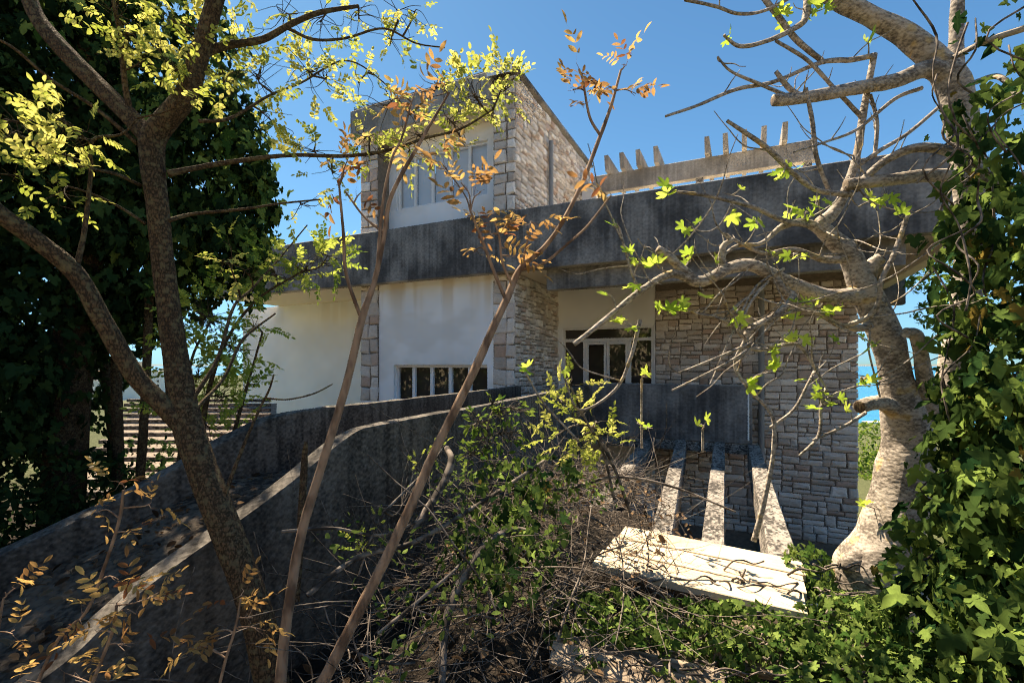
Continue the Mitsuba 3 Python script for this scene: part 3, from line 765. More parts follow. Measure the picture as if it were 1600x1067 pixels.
# ------------------------------------------------------------------ fig tree on the right
fig = thing('fig_tree', 'bare pruned fig tree with pale grey bark and a few fresh lime green leaves', 'tree')
FB = [
    ('trunk', [(1420, 1060, 2.95, 120), (1398, 985, 2.96, 128), (1380, 935, 2.97, 138), (1372, 895, 2.98, 132), (1382, 855, 2.99, 106), (1398, 805, 3.0, 92), (1409, 750, 3.0, 86), (1418, 690, 3.0, 92), (1408, 630, 2.98, 72), (1400, 590, 2.97, 60), (1385, 530, 2.95, 58), (1362, 475, 2.95, 54), (1345, 440, 2.95, 50), (1328, 400, 2.95, 46), (1300, 372, 2.95, 36), (1282, 352, 2.95, 30), (1300, 335, 2.95, 26), (1318, 305, 2.95, 20), (1338, 245, 2.95, 15), (1350, 170, 2.95, 14), (1366, 85, 2.95, 12)], 14),
    ('branch', [(1425, 690, 3.0, 70), (1452, 640, 2.98, 68), (1482, 600, 2.96, 60), (1496, 545, 2.95, 58), (1512, 440, 2.95, 56), (1516, 330, 2.95, 60), (1508, 220, 2.95, 64), (1488, 130, 2.95, 66), (1455, 88, 2.95, 58), (1410, 52, 2.94, 50), (1365, 28, 2.92, 44), (1310, 0, 2.9, 40), (1270, -30, 2.9, 36)], 12),
    ('branch', [(1350, 462, 2.95, 48), (1300, 463, 2.92, 34), (1262, 452, 2.9, 30), (1205, 428, 2.87, 30), (1171, 414, 2.85, 30), (1138, 420, 2.83, 28), (1094, 440, 2.8, 26), (1050, 428, 2.77, 19), (1000, 455, 2.72, 15), (945, 500, 2.68, 13), (897, 538, 2.65, 11)], 10),
    ('branch', [(1395, 870, 2.98, 70), (1360, 872, 2.95, 62), (1332, 878, 2.93, 50), (1318, 884, 2.92, 34), (1314, 886, 2.92, 16)], 12),
    ('branch', [(1092, 443, 2.8, 22), (1065, 420, 2.78, 22), (1042, 398, 2.77, 20), (1028, 389, 2.76, 18)], 10),
    ('branch', [(1490, 125, 2.95, 60), (1450, 108, 2.93, 40), (1400, 126, 2.9, 34), (1340, 138, 2.88, 30), (1262, 152, 2.85, 28), (1209, 157, 2.83, 26)], 12),
    ('branch', [(1258, 152, 2.85, 12), (1235, 140, 2.85, 12), (1212, 112, 2.85, 10)], 8),
    ('branch', [(1492, 110, 2.95, 36), (1494, 60, 2.95, 30), (1496, 10, 2.95, 28), (1500, -30, 2.95, 28)], 10),
    ('branch', [(1620, 330, 2.6, 40), (1570, 296, 2.65, 34), (1520, 262, 2.7, 28), (1480, 236, 2.75, 24), (1430, 232, 2.8, 20), (1385, 250, 2.85, 18), (1350, 280, 2.9, 17), (1335, 298, 2.93, 16)], 10),
    ('branch', [(1500, 275, 2.92, 34), (1440, 275, 2.9, 30), (1380, 282, 2.9, 28), (1322, 289, 2.9, 27)], 12),
    ('branch', [(1345, 440, 2.95, 30), (1362, 415, 2.93, 30), (1378, 402, 2.9, 26)], 10),
    ('branch', [(1425, 660, 3.0, 60), (1385, 632, 2.93, 40), (1362, 630, 2.88, 34), (1343, 636, 2.84, 32)], 12),
    ('branch', [(1205, 428, 2.87, 22), (1230, 455, 2.83, 18), (1239, 465, 2.8, 17), (1212, 492, 2.77, 15), (1175, 512, 2.75, 14), (1165, 529, 2.75, 13), (1182, 546, 2.75, 11), (1229, 538, 2.75, 9), (1252, 542, 2.75, 8), (1276, 580, 2.75, 6), (1293, 610, 2.75, 4)], 8),
    ('branch', [(1360, 500, 2.95, 30), (1347, 512, 2.92, 18), (1313, 509, 2.88, 14), (1276, 488, 2.84, 11), (1249, 484, 2.8, 8), (1200, 500, 2.75, 5)], 8),
    ('branch', [(1455, 660, 2.95, 50), (1440, 560, 2.85, 30), (1432, 525, 2.8, 28), (1415, 520, 2.78, 24)], 10),
    ('branch', [(1300, 372, 2.95, 30), (1262, 350, 2.93, 20), (1225, 352, 2.9, 14), (1190, 380, 2.87, 10), (1150, 385, 2.84, 8), (1125, 405, 2.8, 7)], 8),
    ('branch', [(1335, 405, 2.95, 22), (1285, 405, 2.9, 16), (1240, 390, 2.9, 12), (1190, 395, 2.86, 9), (1130, 365, 2.8, 6)], 8),
    ('branch', [(1130, 420, 2.83, 20), (1128, 400, 2.82, 18), (1131, 384, 2.81, 14), (1146, 374, 2.8, 9)], 8),
]
TW = [  # thinner shoots
    [(1040, 182, 2.7, 4), (1090, 165, 2.75, 5), (1150, 140, 2.8, 6), (1210, 128, 2.85, 6), (1283, 98, 2.9, 7), (1330, 94, 2.93, 8), (1362, 88, 2.95, 8)],
    [(1121, 89, 2.75, 3), (1141, 111, 2.78, 4), (1178, 128, 2.8, 5), (1225, 148, 2.84, 6)], [(1070, 0, 2.7, 5), (1117, 10, 2.75, 5), (1155, 22, 2.8, 5), (1200, 15, 2.85, 5), (1262, -20, 2.9, 8)],
    [(1188, -10, 2.9, 9), (1219, 30, 2.9, 9), (1246, 64, 2.9, 9), (1285, 96, 2.93, 8)], [(1131, 56, 2.75, 4), (1158, 73, 2.78, 6), (1205, 62, 2.8, 7), (1242, 44, 2.85, 9), (1259, 27, 2.88, 11), (1262, -20, 2.9, 13)],
    [(1212, 64, 2.8, 5), (1262, 95, 2.85, 6), (1303, 138, 2.9, 6), (1347, 184, 2.95, 7)], [(1259, 138, 2.82, 6), (1269, 189, 2.84, 7), (1276, 246, 2.86, 7), (1296, 300, 2.9, 7)],
    [(1136, 189, 2.7, 5), (1195, 229, 2.75, 8), (1235, 267, 2.8, 8), (1276, 297, 2.86, 8), (1330, 304, 2.93, 9)], [(1060, 300, 2.6, 5), (1111, 307, 2.65, 6), (1178, 324, 2.75, 7), (1222, 344, 2.82, 8), (1262, 352, 2.9, 9)],
    [(1240, 238, 2.7, 3), (1290, 222, 2.8, 4), (1340, 202, 2.9, 5), (1398, 155, 2.95, 6), (1440, 138, 2.97, 7)], [(1340, 260, 2.93, 7), (1374, 236, 2.93, 7), (1418, 209, 2.95, 6), (1470, 165, 2.95, 6)],
    [(1360, 148, 2.95, 5), (1370, 190, 2.95, 6), (1367, 245, 2.93, 6)], [(1420, 330, 2.6, 7), (1398, 394, 2.6, 8), (1377, 438, 2.62, 8), (1374, 468, 2.65, 8), (1357, 495, 2.7, 8), (1323, 509, 2.8, 8)],
    [(1208, 710, 2.7, 6), (1207, 650, 2.7, 6), (1168, 606, 2.72, 5), (1148, 569, 2.75, 5), (1165, 529, 2.75, 5)], [(1208, 710, 2.7, 6), (1203, 740, 2.7, 7), (1190, 800, 2.72, 8), (1178, 845, 2.75, 9)],
    [(1249, 712, 2.7, 4), (1279, 680, 2.7, 5), (1283, 630, 2.72, 5), (1290, 606, 2.75, 4)], [(1270, 688, 2.7, 4), (1322, 664, 2.7, 5), (1352, 645, 2.8, 6)], [(1060, 583, 2.6, 3), (1127, 556, 2.65, 4), (1175, 535, 2.72, 5)],
    [(1050, 610, 2.6, 3), (1127, 572, 2.65, 4), (1180, 540, 2.72, 5)], [(1203, 668, 2.7, 4), (1240, 640, 2.7, 5), (1262, 600, 2.7, 4), (1272, 580, 2.72, 4)], [(1003, 700, 3.4, 4), (1002, 640, 3.4, 4), (1003, 592, 3.4, 4)],
    [(1098, 705, 3.0, 4), (1098, 670, 3.0, 4)], [(968, 357, 2.6, 4), (985, 420, 2.63, 4), (1000, 455, 2.7, 5)], [(880, 585, 2.65, 3), (905, 640, 2.65, 4), (960, 610, 2.66, 5), (985, 560, 2.68, 6), (1000, 500, 2.7, 7)],
    [(820, 580, 2.6, 3), (850, 630, 2.6, 4), (905, 690, 2.7, 4)], [(1165, 530, 2.75, 5), (1130, 500, 2.72, 5), (1090, 490, 2.7, 4), (1060, 480, 2.68, 3)], [(1600, 45, 2.5, 10), (1540, 65, 2.6, 9), (1490, 90, 2.8, 9)],
    [(1374, 600, 2.8, 4), (1355, 590, 2.8, 4), (1345, 600, 2.8, 3)], [(1590, 150, 2.5, 8), (1560, 120, 2.6, 8), (1520, 130, 2.8, 9)],
    [(1375, 620, 2.8, 3), (1360, 560, 2.75, 3), (1356, 538, 2.75, 3)], [(1150, 520, 2.72, 3), (1175, 470, 2.72, 4), (1200, 440, 2.8, 5)], [(1110, 600, 2.65, 3), (1145, 520, 2.7, 4), (1180, 450, 2.78, 4), (1225, 420, 2.85, 5)],
]
skel = []
for i, (nm, rows, sides) in enumerate(FB):
    rows = [(*q[:3], q[3] * ((.74 if q[1] < 700 else .88) if nm == 'trunk' else .66)) for q in rows]
    m, s = branch(rows, 9, sides + 4, 0.20 if nm == 'trunk' else 0.17, i)
    # knees and swellings where the limbs were cut
    put(f'{fig}__{nm}', m, 'fig_bark', smooth=True); skel.append(s)
for rows in (FB[5][1], FB[9][1], FB[11][1], FB[10][1], FB[4][1]):
    a, b_ = P(*rows[-2][:3]), P(*rows[-1][:3]); d = unit(b_ - a); r = rows[-1][3] * .66 / 2 * rows[-1][2] / 760
    put(fig + '__cut_end', tube([b_ - d * .004, b_ + d * .004, b_ + d * .006], [r * .92, r * .80, r * .45], 14, .25, 2), 'brown_bark' if rows in (FB[11][1], FB[10][1]) else 'old_wood', smooth=False)
tw = MB(); r2 = np.random.default_rng(21)
for rows in TW:
    m, s = branch(rows, 6, 6, .15, 3); tw.add(*m); skel.append(s)
wood = np.vstack([s for s in skel])
vis = wood[(wood[:, 3] < .05)]
for _ in range(120):     # short crooked spurs along the shoots
    o = vis[r2.integers(len(vis))]; px, py, b = [float(q[0]) for q in to_px(o[:3])]
    if px > 1420 or py > 620: continue
    d = unit(r2.normal(size=3) + UP * .7); l = r2.uniform(.05, .28); pts = [o[:3]]
    for _k in range(4): d = unit(d + r2.normal(size=3) * .28 + UP * .12); pts.append(pts[-1] + d * l / 4)
    tw.add(*tube(spline(np.array(pts), 2), np.linspace(.0042, .0018, 9), 5)); skel.append(np.column_stack([pts[-2:], [.002, .002]]))
for _ in range(95):
    o = wood[r2.integers(len(wood))]; px, py, b = [float(q[0]) for q in to_px(o[:3])]
    if not (960 < px < 1420 and 230 < py < 640): continue
    d = unit(RIGHT * r2.normal() * .8 - RIGHT * .25 + UP * r2.normal() * .6 - FWD * r2.uniform(0, .5)); l = r2.uniform(.25, .75); pts = [o[:3]]; tip = UP * r2.uniform(-.1, .5)
    for _k in range(6): d = unit(d + r2.normal(size=3) * .2 + tip * .5); pts.append(pts[-1] + d * l / 6)
    tw.add(*tube(spline(np.array(pts), 3), np.linspace(.0052, .0020, 19), 5, .12))
tw.put(fig + '__twig_growth', 'fig_bark', smooth=True, kind='stuff')
FL = [(965, 352), (945, 455), (992, 441), (979, 505), (1019, 411), (982, 400), (1060, 477), (1036, 482), (820, 575), (878, 580), (1003, 588), (995, 662), (1020, 669), (1070, 353), (1094, 350), (1080, 407), (1136, 431), (1215, 404), (1242, 397), (1151, 490), (1150, 519), (1229, 490), (1276, 478), (1293, 485), (1310, 477), (1320, 536), (1205, 581), (1161, 600), (1266, 590), (1288, 610), (1283, 630), (1308, 630), (1344, 591), (1330, 645), (1100, 664), (1355, 536), (1357, 791), (1242, 534), (1268, 15), (1357, 68), (1161, 290), (1235, 263), (1225, 270), (1151, 331), (1384, 304), (1360, 314), (1404, 337), (1276, 320), (1239, 331), (1296, 311), (1120, 420), (1200, 545), (1260, 330), (1285, 15), (1135, 58), (1220, 27), (1330, 475), (1190, 345), (1100, 455), (1040, 300), (1250, 470)]
FC = []
for (px, py) in FL:
    p = np.vstack([s[:, :3] for s in skel]); qx, qy, qb = to_px(p); j = int(np.argmin((qx - px) ** 2 + (qy - py) ** 2)); FC.append((px, py, float(qb[j]) - .03, 13, int(r2.integers(1, 5))))
sprays(fig, skel, FC, FIG, .062, 'fig_leaf', 'fig_bark', np.random.default_rng(31), 300, up=.5, twig_px=3)

# ------------------------------------------------------------------ ivy on the right
iv = thing('ivy', 'glossy green ivy climbing thickly over the right side of the fig tree', 'ivy')
IV = [(1550, 20, 2.5, 35, 50, .2, 18), (1590, 110, 2.4, 45, 60, .2, 45), (1532, 180, 2.6, 38, 60, .2, 75), (1590, 230, 2.4, 50, 50, .2, 55), (1545, 290, 2.5, 45, 60, .25, 90), (1600, 360, 2.3, 70, 60, .3, 120),
      (1530, 380, 2.5, 50, 60, .25, 160), (1590, 470, 2.3, 80, 80, .3, 240), (1520, 500, 2.6, 45, 50, .2, 80), (1590, 580, 2.2, 75, 80, .3, 240), (1545, 640, 2.3, 70, 70, .25, 220), (1590, 700, 2.1, 80, 90, .3, 280), (1520, 740, 2.3, 60, 70, .25, 180),
      (1580, 810, 2.0, 90, 90, .3, 300), (1510, 850, 2.2, 70, 70, .25, 200), (1590, 920, 1.9, 100, 90, .3, 320), (1490, 940, 2.1, 75, 60, .3, 220), (1590, 1030, 1.8, 120, 90, .3, 340)]
blobs(iv, [(*q_[:6], int(q_[6] * .85)) for q_ in IV], IVY, .082, 'ivy_leaf', np.random.default_rng(41), 290, shell=(.25, 1.3), rough=1.0)
st = MB(); r3 = np.random.default_rng(43)
for _ in range(26):
    b = r3.uniform(2.1, 2.6); x = r3.uniform(1470, 1600); y = r3.uniform(-20, 900); L = r3.uniform(120, 320)
    rows = [(x + r3.normal() * 25 + i * r3.normal() * 6, y + L * i / 5, b + r3.normal() * .04, r3.uniform(2, 4)) for i in range(6)]
    st.add(*branch(rows, 4, 5)[0])
st.put(iv + '__stem_growth', 'twig_bark', smooth=True, kind='stuff')
gi_ = thing('ground_ivy', 'low ivy with small bright leaves creeping over the timber in front', 'ivy')
GI = [(900, 965, 2.5, 55, 35, .25, 170), (960, 960, 2.45, 70, 28, .2, 220), (1060, 975, 2.35, 90, 28, .2, 300), (1160, 985, 2.3, 90, 35, .2, 360), (1262, 890, 3.0, 32, 36, .15, 220), (1290, 945, 2.75, 40, 30, .2, 200), (1345, 950, 2.75, 45, 22, .12, 200), (1330, 985, 2.4, 85, 40, .25, 420), (1420, 1000, 2.2, 80, 60, .25, 440),
      (1230, 1030, 2.2, 110, 40, .2, 380), (1350, 1060, 2.0, 110, 40, .2, 400), (1030, 1020, 2.3, 70, 30, .15, 120), (920, 1030, 2.3, 50, 25, .15, 80), (1470, 1060, 1.9, 90, 50, .2, 300), (1100, 1070, 2.1, 60, 20, .1, 80)]
blobs(gi_, GI, IVY, .044, 'creeper_leaf', np.random.default_rng(44), 260, hang=.3, facing=.5)
st = MB()
for _ in range(110):
    x = r3.uniform(880, 1480); y = r3.uniform(880, 1060); b = 2.9 - (y - 880) / 200; L = r3.uniform(-90, 90)
    rows = [(x + L * i / 4, y + r3.normal() * 5, b + r3.normal() * .03, r3.uniform(2, 4)) for i in range(5)]
    st.add(*branch(rows, 4, 4)[0])
st.put(gi_ + '__stem_growth', 'twig_bark', smooth=True, kind='stuff')

# ------------------------------------------------------------------ timber under the ivy
def plank(p0, p1, w_dir, width, thick, seed):
    """A sawn board from p0 to p1 (one long edge), as wide as width towards w_dir."""
    p0, p1 = np.asarray(p0, float), np.asarray(p1, float); x = unit(p1 - p0); y = unit(np.asarray(w_dir, float) - x * np.dot(w_dir, x)); z = np.cross(x, y)
    if z[2] < 0: z = -z
    L = np.linalg.norm(p1 - p0); r = np.random.default_rng(seed); N = 10; v, uv = [], []
    ch = .004
    for i in range(N + 1):
        s = L * i / N; bow = .003 * math.sin(i / N * 3.1 + seed)
        for a, h in ((0, -thick), (0, -ch), (ch, 0), (width - ch, 0), (width, -ch), (width, -thick)):
            v.append(p0 + x * s + y * a + z * (h + bow)); uv.append((s + seed * 1.7, a + seed * .31 + h))
    i, j = np.meshgrid(np.arange(N), np.arange(6), indexing='ij'); j2 = (j + 1) % 6
    f = np.stack([i * 6 + j, i * 6 + j2, (i + 1) * 6 + j2, (i + 1) * 6 + j], -1).reshape(-1, 4)
    f = np.vstack([f, [[0, 5, 2, 1], [5, 4, 3, 2]], [[N * 6 + e for e in (1, 2, 5, 0)], [N * 6 + e for e in (2, 3, 4, 5)]]])
    return (np.array(v), f), np.array(uv)


for i, lab in enumerate(('farthest of three clean pale boards lying before the concrete beams', 'middle one of three clean pale boards lying before the concrete beams', 'nearest of three clean pale boards lying before the concrete beams, ivy over its edge')):
    k = thing('timber_board', lab, 'board', 'clean pale boards before the concrete beams')
    y0 = 3.60 - i * .246; z0 = -1.19 - i * .004
    m, uv = plank([-.78 - i * .02, y0, z0], [.34 - i * .02, y0 - .004 * i, z0 - .055], [0, -1, 0], .241, .04, i + 1)
    put(k, m, 'pale_wood', uv=uv, new=False)
OLD = [((868, 985, 2.35), (1130, 1045, 2.15), .16), ((985, 985, 2.5), (1240, 1020, 2.35), .13), ((880, 1045, 2.2), (1060, 1085, 2.05), .12), ((1000, 945, 2.62), (1260, 985, 2.5), .13), ((890, 1010, 2.5), (1010, 960, 2.75), .11)]
OLDL = ['weathered board at the bottom of the pile with leaf shadows across it', 'weathered board in the middle of the pile under the ivy', 'short weathered board at the lower left end of the pile', 'weathered board just below the clean pale boards', 'weathered board end sticking out crosswise at the left of the pile']
for i, ((a, b, w_), lab) in enumerate(zip(OLD, OLDL)):
    k = thing('weathered_board', lab, 'board', 'weathered boards in the pile')
    m, uv = plank(P(*a), P(*b), -FWD + UP * (-.5), w_, .035, i + 10); put(k, m, 'old_wood', uv=uv, new=False)
k = thing('timber_post', 'short brown squared post leaning in the brush left of the boards', 'post')
m, uv = plank(P(860, 1100, 2.3), P(905, 980, 2.65), RIGHT, .075, .07, 31); put(k, m, 'old_wood', uv=uv, new=False)
k = thing('wooden_stake', 'thin pale upright stake under the ivy below the boards', 'stake')
m, uv = plank(P(1113, 1085, 2.15), P(1118, 1005, 2.2), RIGHT, .045, .03, 33); put(k, m, 'old_wood', uv=uv, new=False)

# ------------------------------------------------------------------ brown tree on the left with yellow-green feather leaves
lt = thing('locust_tree', 'brown barked leaning tree with forked trunk and backlit yellow green feathery leaves', 'tree')
LB = [('trunk', [(440, 1180, 2.0, 70), (422, 1050, 2.02, 66), (395, 940, 2.05, 62), (350, 820, 2.1, 60), (315, 730, 2.14, 58), (290, 650, 2.17, 56), (272, 540, 2.2, 46), (256, 420, 2.22, 42), (247, 330, 2.24, 42), (238, 250, 2.25, 46), (240, 215, 2.25, 48), (262, 185, 2.24, 44), (290, 150, 2.22, 42), (310, 90, 2.2, 38), (325, 40, 2.18, 34), (345, -30, 2.15, 32)], 14),
      ('limb', [(300, 680, 2.16, 50), (262, 640, 2.13, 46), (210, 585, 2.08, 44), (160, 500, 2.0, 42), (120, 430, 1.95, 42), (60, 378, 1.88, 42), (0, 335, 1.8, 42), (-80, 270, 1.7, 40)], 12),
      ('limb', [(240, 225, 2.25, 46), (205, 185, 2.27, 44), (160, 140, 2.3, 42), (100, 80, 2.32, 40), (60, 30, 2.35, 36), (35, -30, 2.38, 32)], 12),
      ('limb', [(262, 272, 2.25, 18), (300, 264, 2.3, 13), (350, 255, 2.35, 12), (450, 243, 2.4, 10), (545, 244, 2.45, 9), (614, 233, 2.5, 8), (665, 216, 2.55, 7), (719, 202, 2.58, 6), (770, 172, 2.6, 4)], 8),
      ('limb', [(262, 345, 2.24, 12), (300, 335, 2.3, 9), (380, 327, 2.35, 7), (440, 318, 2.4, 5), (500, 312, 2.45, 4)], 7),
      ('limb', [(305, 90, 2.2, 24), (350, 72, 2.25, 20), (410, 62, 2.3, 16), (455, 38, 2.35, 14), (500, 20, 2.4, 12), (560, 10, 2.5, 8)], 9),
      ('limb', [(450, 45, 2.35, 8), (490, 62, 2.4, 7), (540, 60, 2.45, 6), (600, 45, 2.55, 5), (650, 68, 2.6, 4), (695, 75, 2.65, 3)], 7),
      ('limb', [(310, 190, 2.24, 9), (360, 185, 2.3, 8), (420, 150, 2.4, 6), (470, 130, 2.5, 5), (540, 95, 2.6, 4), (600, 130, 2.65, 3), (640, 180, 2.65, 3)], 7),
      ('limb', [(220, 290, 2.24, 9), (180, 272, 2.15, 9), (120, 258, 2.05, 8), (60, 225, 1.95, 6), (0, 200, 1.85, 5)], 7),
      ('limb', [(228, 350, 2.24, 8), (180, 320, 2.2, 6), (135, 300, 2.15, 5), (100, 290, 2.1, 4)], 7),
      ('limb', [(215, 225, 2.27, 12), (150, 170, 2.2, 9), (80, 125, 2.1, 8), (20, 75, 2.0, 7), (-30, 50, 1.95, 6)], 7),
      ('limb', [(205, 185, 2.27, 14), (195, 130, 2.25, 13), (188, 60, 2.2, 11), (175, -10, 2.15, 9)], 8),
      ('limb', [(118, 425, 1.95, 14), (132, 360, 1.97, 11), (142, 270, 2.0, 9), (145, 220, 2.0, 8), (190, 210, 2.0, 6), (215, 185, 2.0, 4)], 8),
      ('limb', [(300, 625, 2.17, 12), (340, 560, 2.3, 9), (365, 480, 2.45, 7), (395, 450, 2.6, 6), (440, 400, 2.75, 4), (480, 352, 2.9, 3)], 7),
      ('limb', [(305, 640, 2.17, 11), (350, 590, 2.35, 8), (380, 530, 2.5, 7), (430, 490, 2.7, 4)], 7),
      ('limb', [(345, 790, 2.1, 12), (375, 710, 2.15, 8), (405, 640, 2.2, 6), (420, 610, 2.2, 5), (428, 585, 2.2, 4)], 7),
      ('limb', [(415, 622, 2.2, 5), (450, 624, 2.25, 4), (490, 615, 2.3, 4), (520, 600, 2.35, 3)], 6)]
skel = []
for i, (nm, rows, sides) in enumerate(LB):
    rows = [(*q[:3], q[3] * (.74 if nm == 'trunk' else .63)) for q in rows]; m, s = branch(rows, 7, sides + 2, .08, i + 40); put(f'{lt}__{nm}', m, 'brown_bark', smooth=True); skel.append(s)
LC = [(30, 190, 1.75, 55, 12), (90, 185, 1.8, 40, 9), (60, 235, 1.85, 45, 10), (120, 215, 1.9, 35, 7), (100, 305, 2.05, 35, 8), (30, 275, 1.9, 25, 5), (200, 55, 2.1, 45, 13), (180, 20, 2.1, 40, 9), (270, 105, 2.15, 50, 16), (300, 60, 2.2, 40, 10), (265, 35, 2.2, 40, 9), (225, 95, 2.15, 35, 8), (285, 158, 1.9, 25, 4),
      (350, 130, 2.3, 45, 12), (400, 115, 2.4, 50, 14), (380, 60, 2.4, 40, 8), (440, 25, 2.4, 45, 9), (480, 110, 2.5, 45, 12), (500, 35, 2.5, 45, 10), (510, 125, 2.5, 30, 9), (560, 25, 2.6, 45, 9), (620, 15, 2.6, 40, 7), (610, 70, 2.6, 35, 6), (650, 15, 2.6, 30, 5), (430, 195, 2.4, 35, 7), (490, 235, 2.45, 40, 9), (520, 270, 2.45, 25, 6),
      (600, 170, 2.6, 40, 8), (570, 215, 2.55, 35, 7), (700, 185, 2.6, 35, 9), (740, 150, 2.6, 40, 20), (785, 130, 2.6, 35, 16), (690, 130, 2.6, 35, 10), (650, 210, 2.55, 35, 9), (590, 240, 2.5, 35, 8), (720, 220, 2.6, 30, 7), (560, 130, 2.6, 35, 6), (770, 175, 2.6, 20, 6), (640, 240, 2.55, 25, 5),
      (350, 405, 2.4, 35, 7), (380, 420, 2.5, 25, 5), (470, 320, 2.45, 30, 6)]
for rows in ([(345, -30, 2.15, 28), (380, -150, 2.1, 22), (470, -280, 2.1, 14), (560, -380, 2.1, 7)], [(345, -30, 2.15, 24), (300, -170, 2.0, 18), (260, -330, 1.9, 9)], [(35, -30, 2.38, 28), (10, -160, 2.4, 20), (40, -320, 2.4, 10)], [(345, -30, 2.15, 18), (480, -90, 1.9, 12), (620, -160, 1.7, 6)], [(0, 335, 1.8, 20), (-120, 150, 1.8, 14), (-220, -60, 1.8, 8)]):
    m, s = branch(rows, 6, 8, .09, 90); put(lt + '__limb', m, 'brown_bark', smooth=True); skel.append(s)
rq = np.random.default_rng(55)
LC += [(rq.uniform(-260, 640), rq.uniform(-460, -190), rq.uniform(1.9, 2.6), 70, 14) for _ in range(22)]  # out of view with the limbs above, placed to dapple the brush heap
LC = [(*q[:3], q[3] * 1.3, int(q[4] * 1.25)) for q in LC]
sprays(lt, skel, LC, LOC, .104, 'locust_leaf', 'brown_bark', np.random.default_rng(51), 290)
fr = thing('feathery_shrub', 'wispy light green shrub with fine feathery leaves before the white wall', 'shrub')
fs = []
for i, rows in enumerate([[(300, 800, 4.4, 10), (320, 640, 4.4, 8), (350, 540, 4.4, 5), (400, 470, 4.4, 4), (470, 425, 4.4, 3)], [(330, 800, 4.5, 8), (370, 660, 4.4, 6), (390, 590, 4.4, 4), (410, 520, 4.4, 3)], [(270, 800, 4.6, 8), (290, 640, 4.6, 6), (300, 560, 4.6, 4), (330, 500, 4.6, 3)]]):
    m, s = branch(rows, 6, 6); put(fr + '__stem', m, 'brown_bark', smooth=True); fs.append(s)
sprays(fr, fs, [(430, 428, 4.4, 35, 18), (480, 420, 4.4, 35, 20), (512, 400, 4.4, 28, 16), (330, 500, 4.5, 50, 34), (370, 550, 4.4, 50, 34), (310, 590, 4.6, 45, 30), (350, 620, 4.4, 45, 30), (330, 670, 4.5, 45, 12), (395, 510, 4.4, 40, 9), (390, 600, 4.4, 30, 8), (300, 530, 4.6, 40, 10), (280, 640, 4.6, 35, 8), (370, 690, 4.4, 35, 8)], [(v_, c_) for v_, c_ in FERN], .25, 'green_leaf', 'brown_bark', np.random.default_rng(52), 60)

# ------------------------------------------------------------------ two bare saplings with bronze new leaves in the middle
SAP = [('tall thin sapling left of centre with a few bronze leaves at its top', [
        [(432, 1200, 1.7, 27), (440, 1040, 1.72, 24), (455, 920, 1.75, 22), (472, 830, 1.77, 21), (502, 730, 1.8, 19), (540, 605, 1.83, 17), (565, 500, 1.85, 16), (585, 440, 1.87, 12), (600, 370, 1.88, 10), (612, 305, 1.9, 9), (655, 225, 1.92, 8), (690, 165, 1.95, 5), (702, 145, 1.95, 4)],
        [(565, 500, 1.85, 9), (541, 428, 1.83, 8), (537, 370, 1.82, 7), (530, 290, 1.8, 5)], [(590, 420, 1.87, 9), (598, 320, 1.88, 7), (612, 250, 1.9, 6), (628, 215, 1.9, 5), (643, 160, 1.9, 4)], [(602, 365, 1.88, 6), (570, 340, 1.9, 5), (540, 300, 1.95, 4)]],
        [(650, 140, 1.9, 18, 4), (635, 165, 1.9, 22, 5), (615, 155, 1.9, 15, 3), (690, 140, 1.95, 14, 3), (535, 260, 1.8, 20, 5), (525, 290, 1.8, 14, 3), (545, 245, 1.8, 12, 2), (565, 300, 1.9, 14, 3), (610, 215, 1.9, 16, 3)]),
       ('tall thin sapling in the centre, leaning right and forking, with bronze leaf tufts', [
        [(440, 1200, 1.6, 30), (500, 1075, 1.62, 28), (548, 980, 1.64, 25), (600, 878, 1.66, 23), (642, 790, 1.68, 22), (680, 703, 1.7, 20), (735, 592, 1.72, 19), (766, 522, 1.74, 18), (790, 471, 1.76, 17), (813, 420, 1.78, 14), (850, 387, 1.8, 11), (880, 345, 1.8, 10), (910, 285, 1.82, 9), (938, 212, 1.84, 9), (955, 165, 1.85, 7), (970, 110, 1.86, 5)],
        [(813, 422, 1.78, 8), (850, 411, 1.78, 7), (888, 380, 1.78, 6), (918, 353, 1.78, 5), (955, 305, 1.78, 4)], [(790, 468, 1.76, 9), (772, 425, 1.74, 8), (757, 385, 1.73, 7), (735, 330, 1.72, 5)], [(938, 212, 1.84, 7), (921, 182, 1.84, 6), (911, 128, 1.85, 5), (905, 108, 1.85, 4)],
        [(800, 445, 1.76, 7), (785, 410, 1.74, 6), (780, 370, 1.74, 5), (770, 340, 1.74, 4)], [(815, 415, 1.78, 6), (822, 385, 1.78, 5), (830, 350, 1.78, 4)]],
        [(905, 110, 1.85, 18, 4), (895, 140, 1.85, 22, 5), (918, 160, 1.85, 14, 3), (975, 100, 1.86, 12, 4), (990, 145, 1.86, 18, 4), (950, 135, 1.85, 14, 3), (770, 365, 1.74, 25, 6), (800, 385, 1.75, 22, 5), (830, 345, 1.78, 16, 4), (752, 300, 1.72, 20, 5), (740, 395, 1.73, 14, 3), (720, 285, 1.72, 18, 4), (690, 255, 1.72, 20, 4), (730, 340, 1.72, 18, 4), (795, 400, 1.75, 12, 3), (955, 305, 1.78, 12, 2)])]
for lab, stems, cl in SAP:
    k = thing('sapling', lab, 'sapling'); sk = []
    for i, rows in enumerate(stems):
        rows = [(*q[:3], q[3] * .70) for q in rows]; m, s = branch(rows, 7, 10 if i == 0 else 7, .14, i + 70); put(k + ('__trunk' if i == 0 else '__branch'), m, 'sapling_bark', smooth=True); sk.append(s)
    sprays(k, sk, [(*q[:4], max(2, int(q[4] * .75))) for q in cl], RED, .113, 'red_leaf', 'sapling_bark', np.random.default_rng(len(cl)), 120, up=.5, twig_px=3)
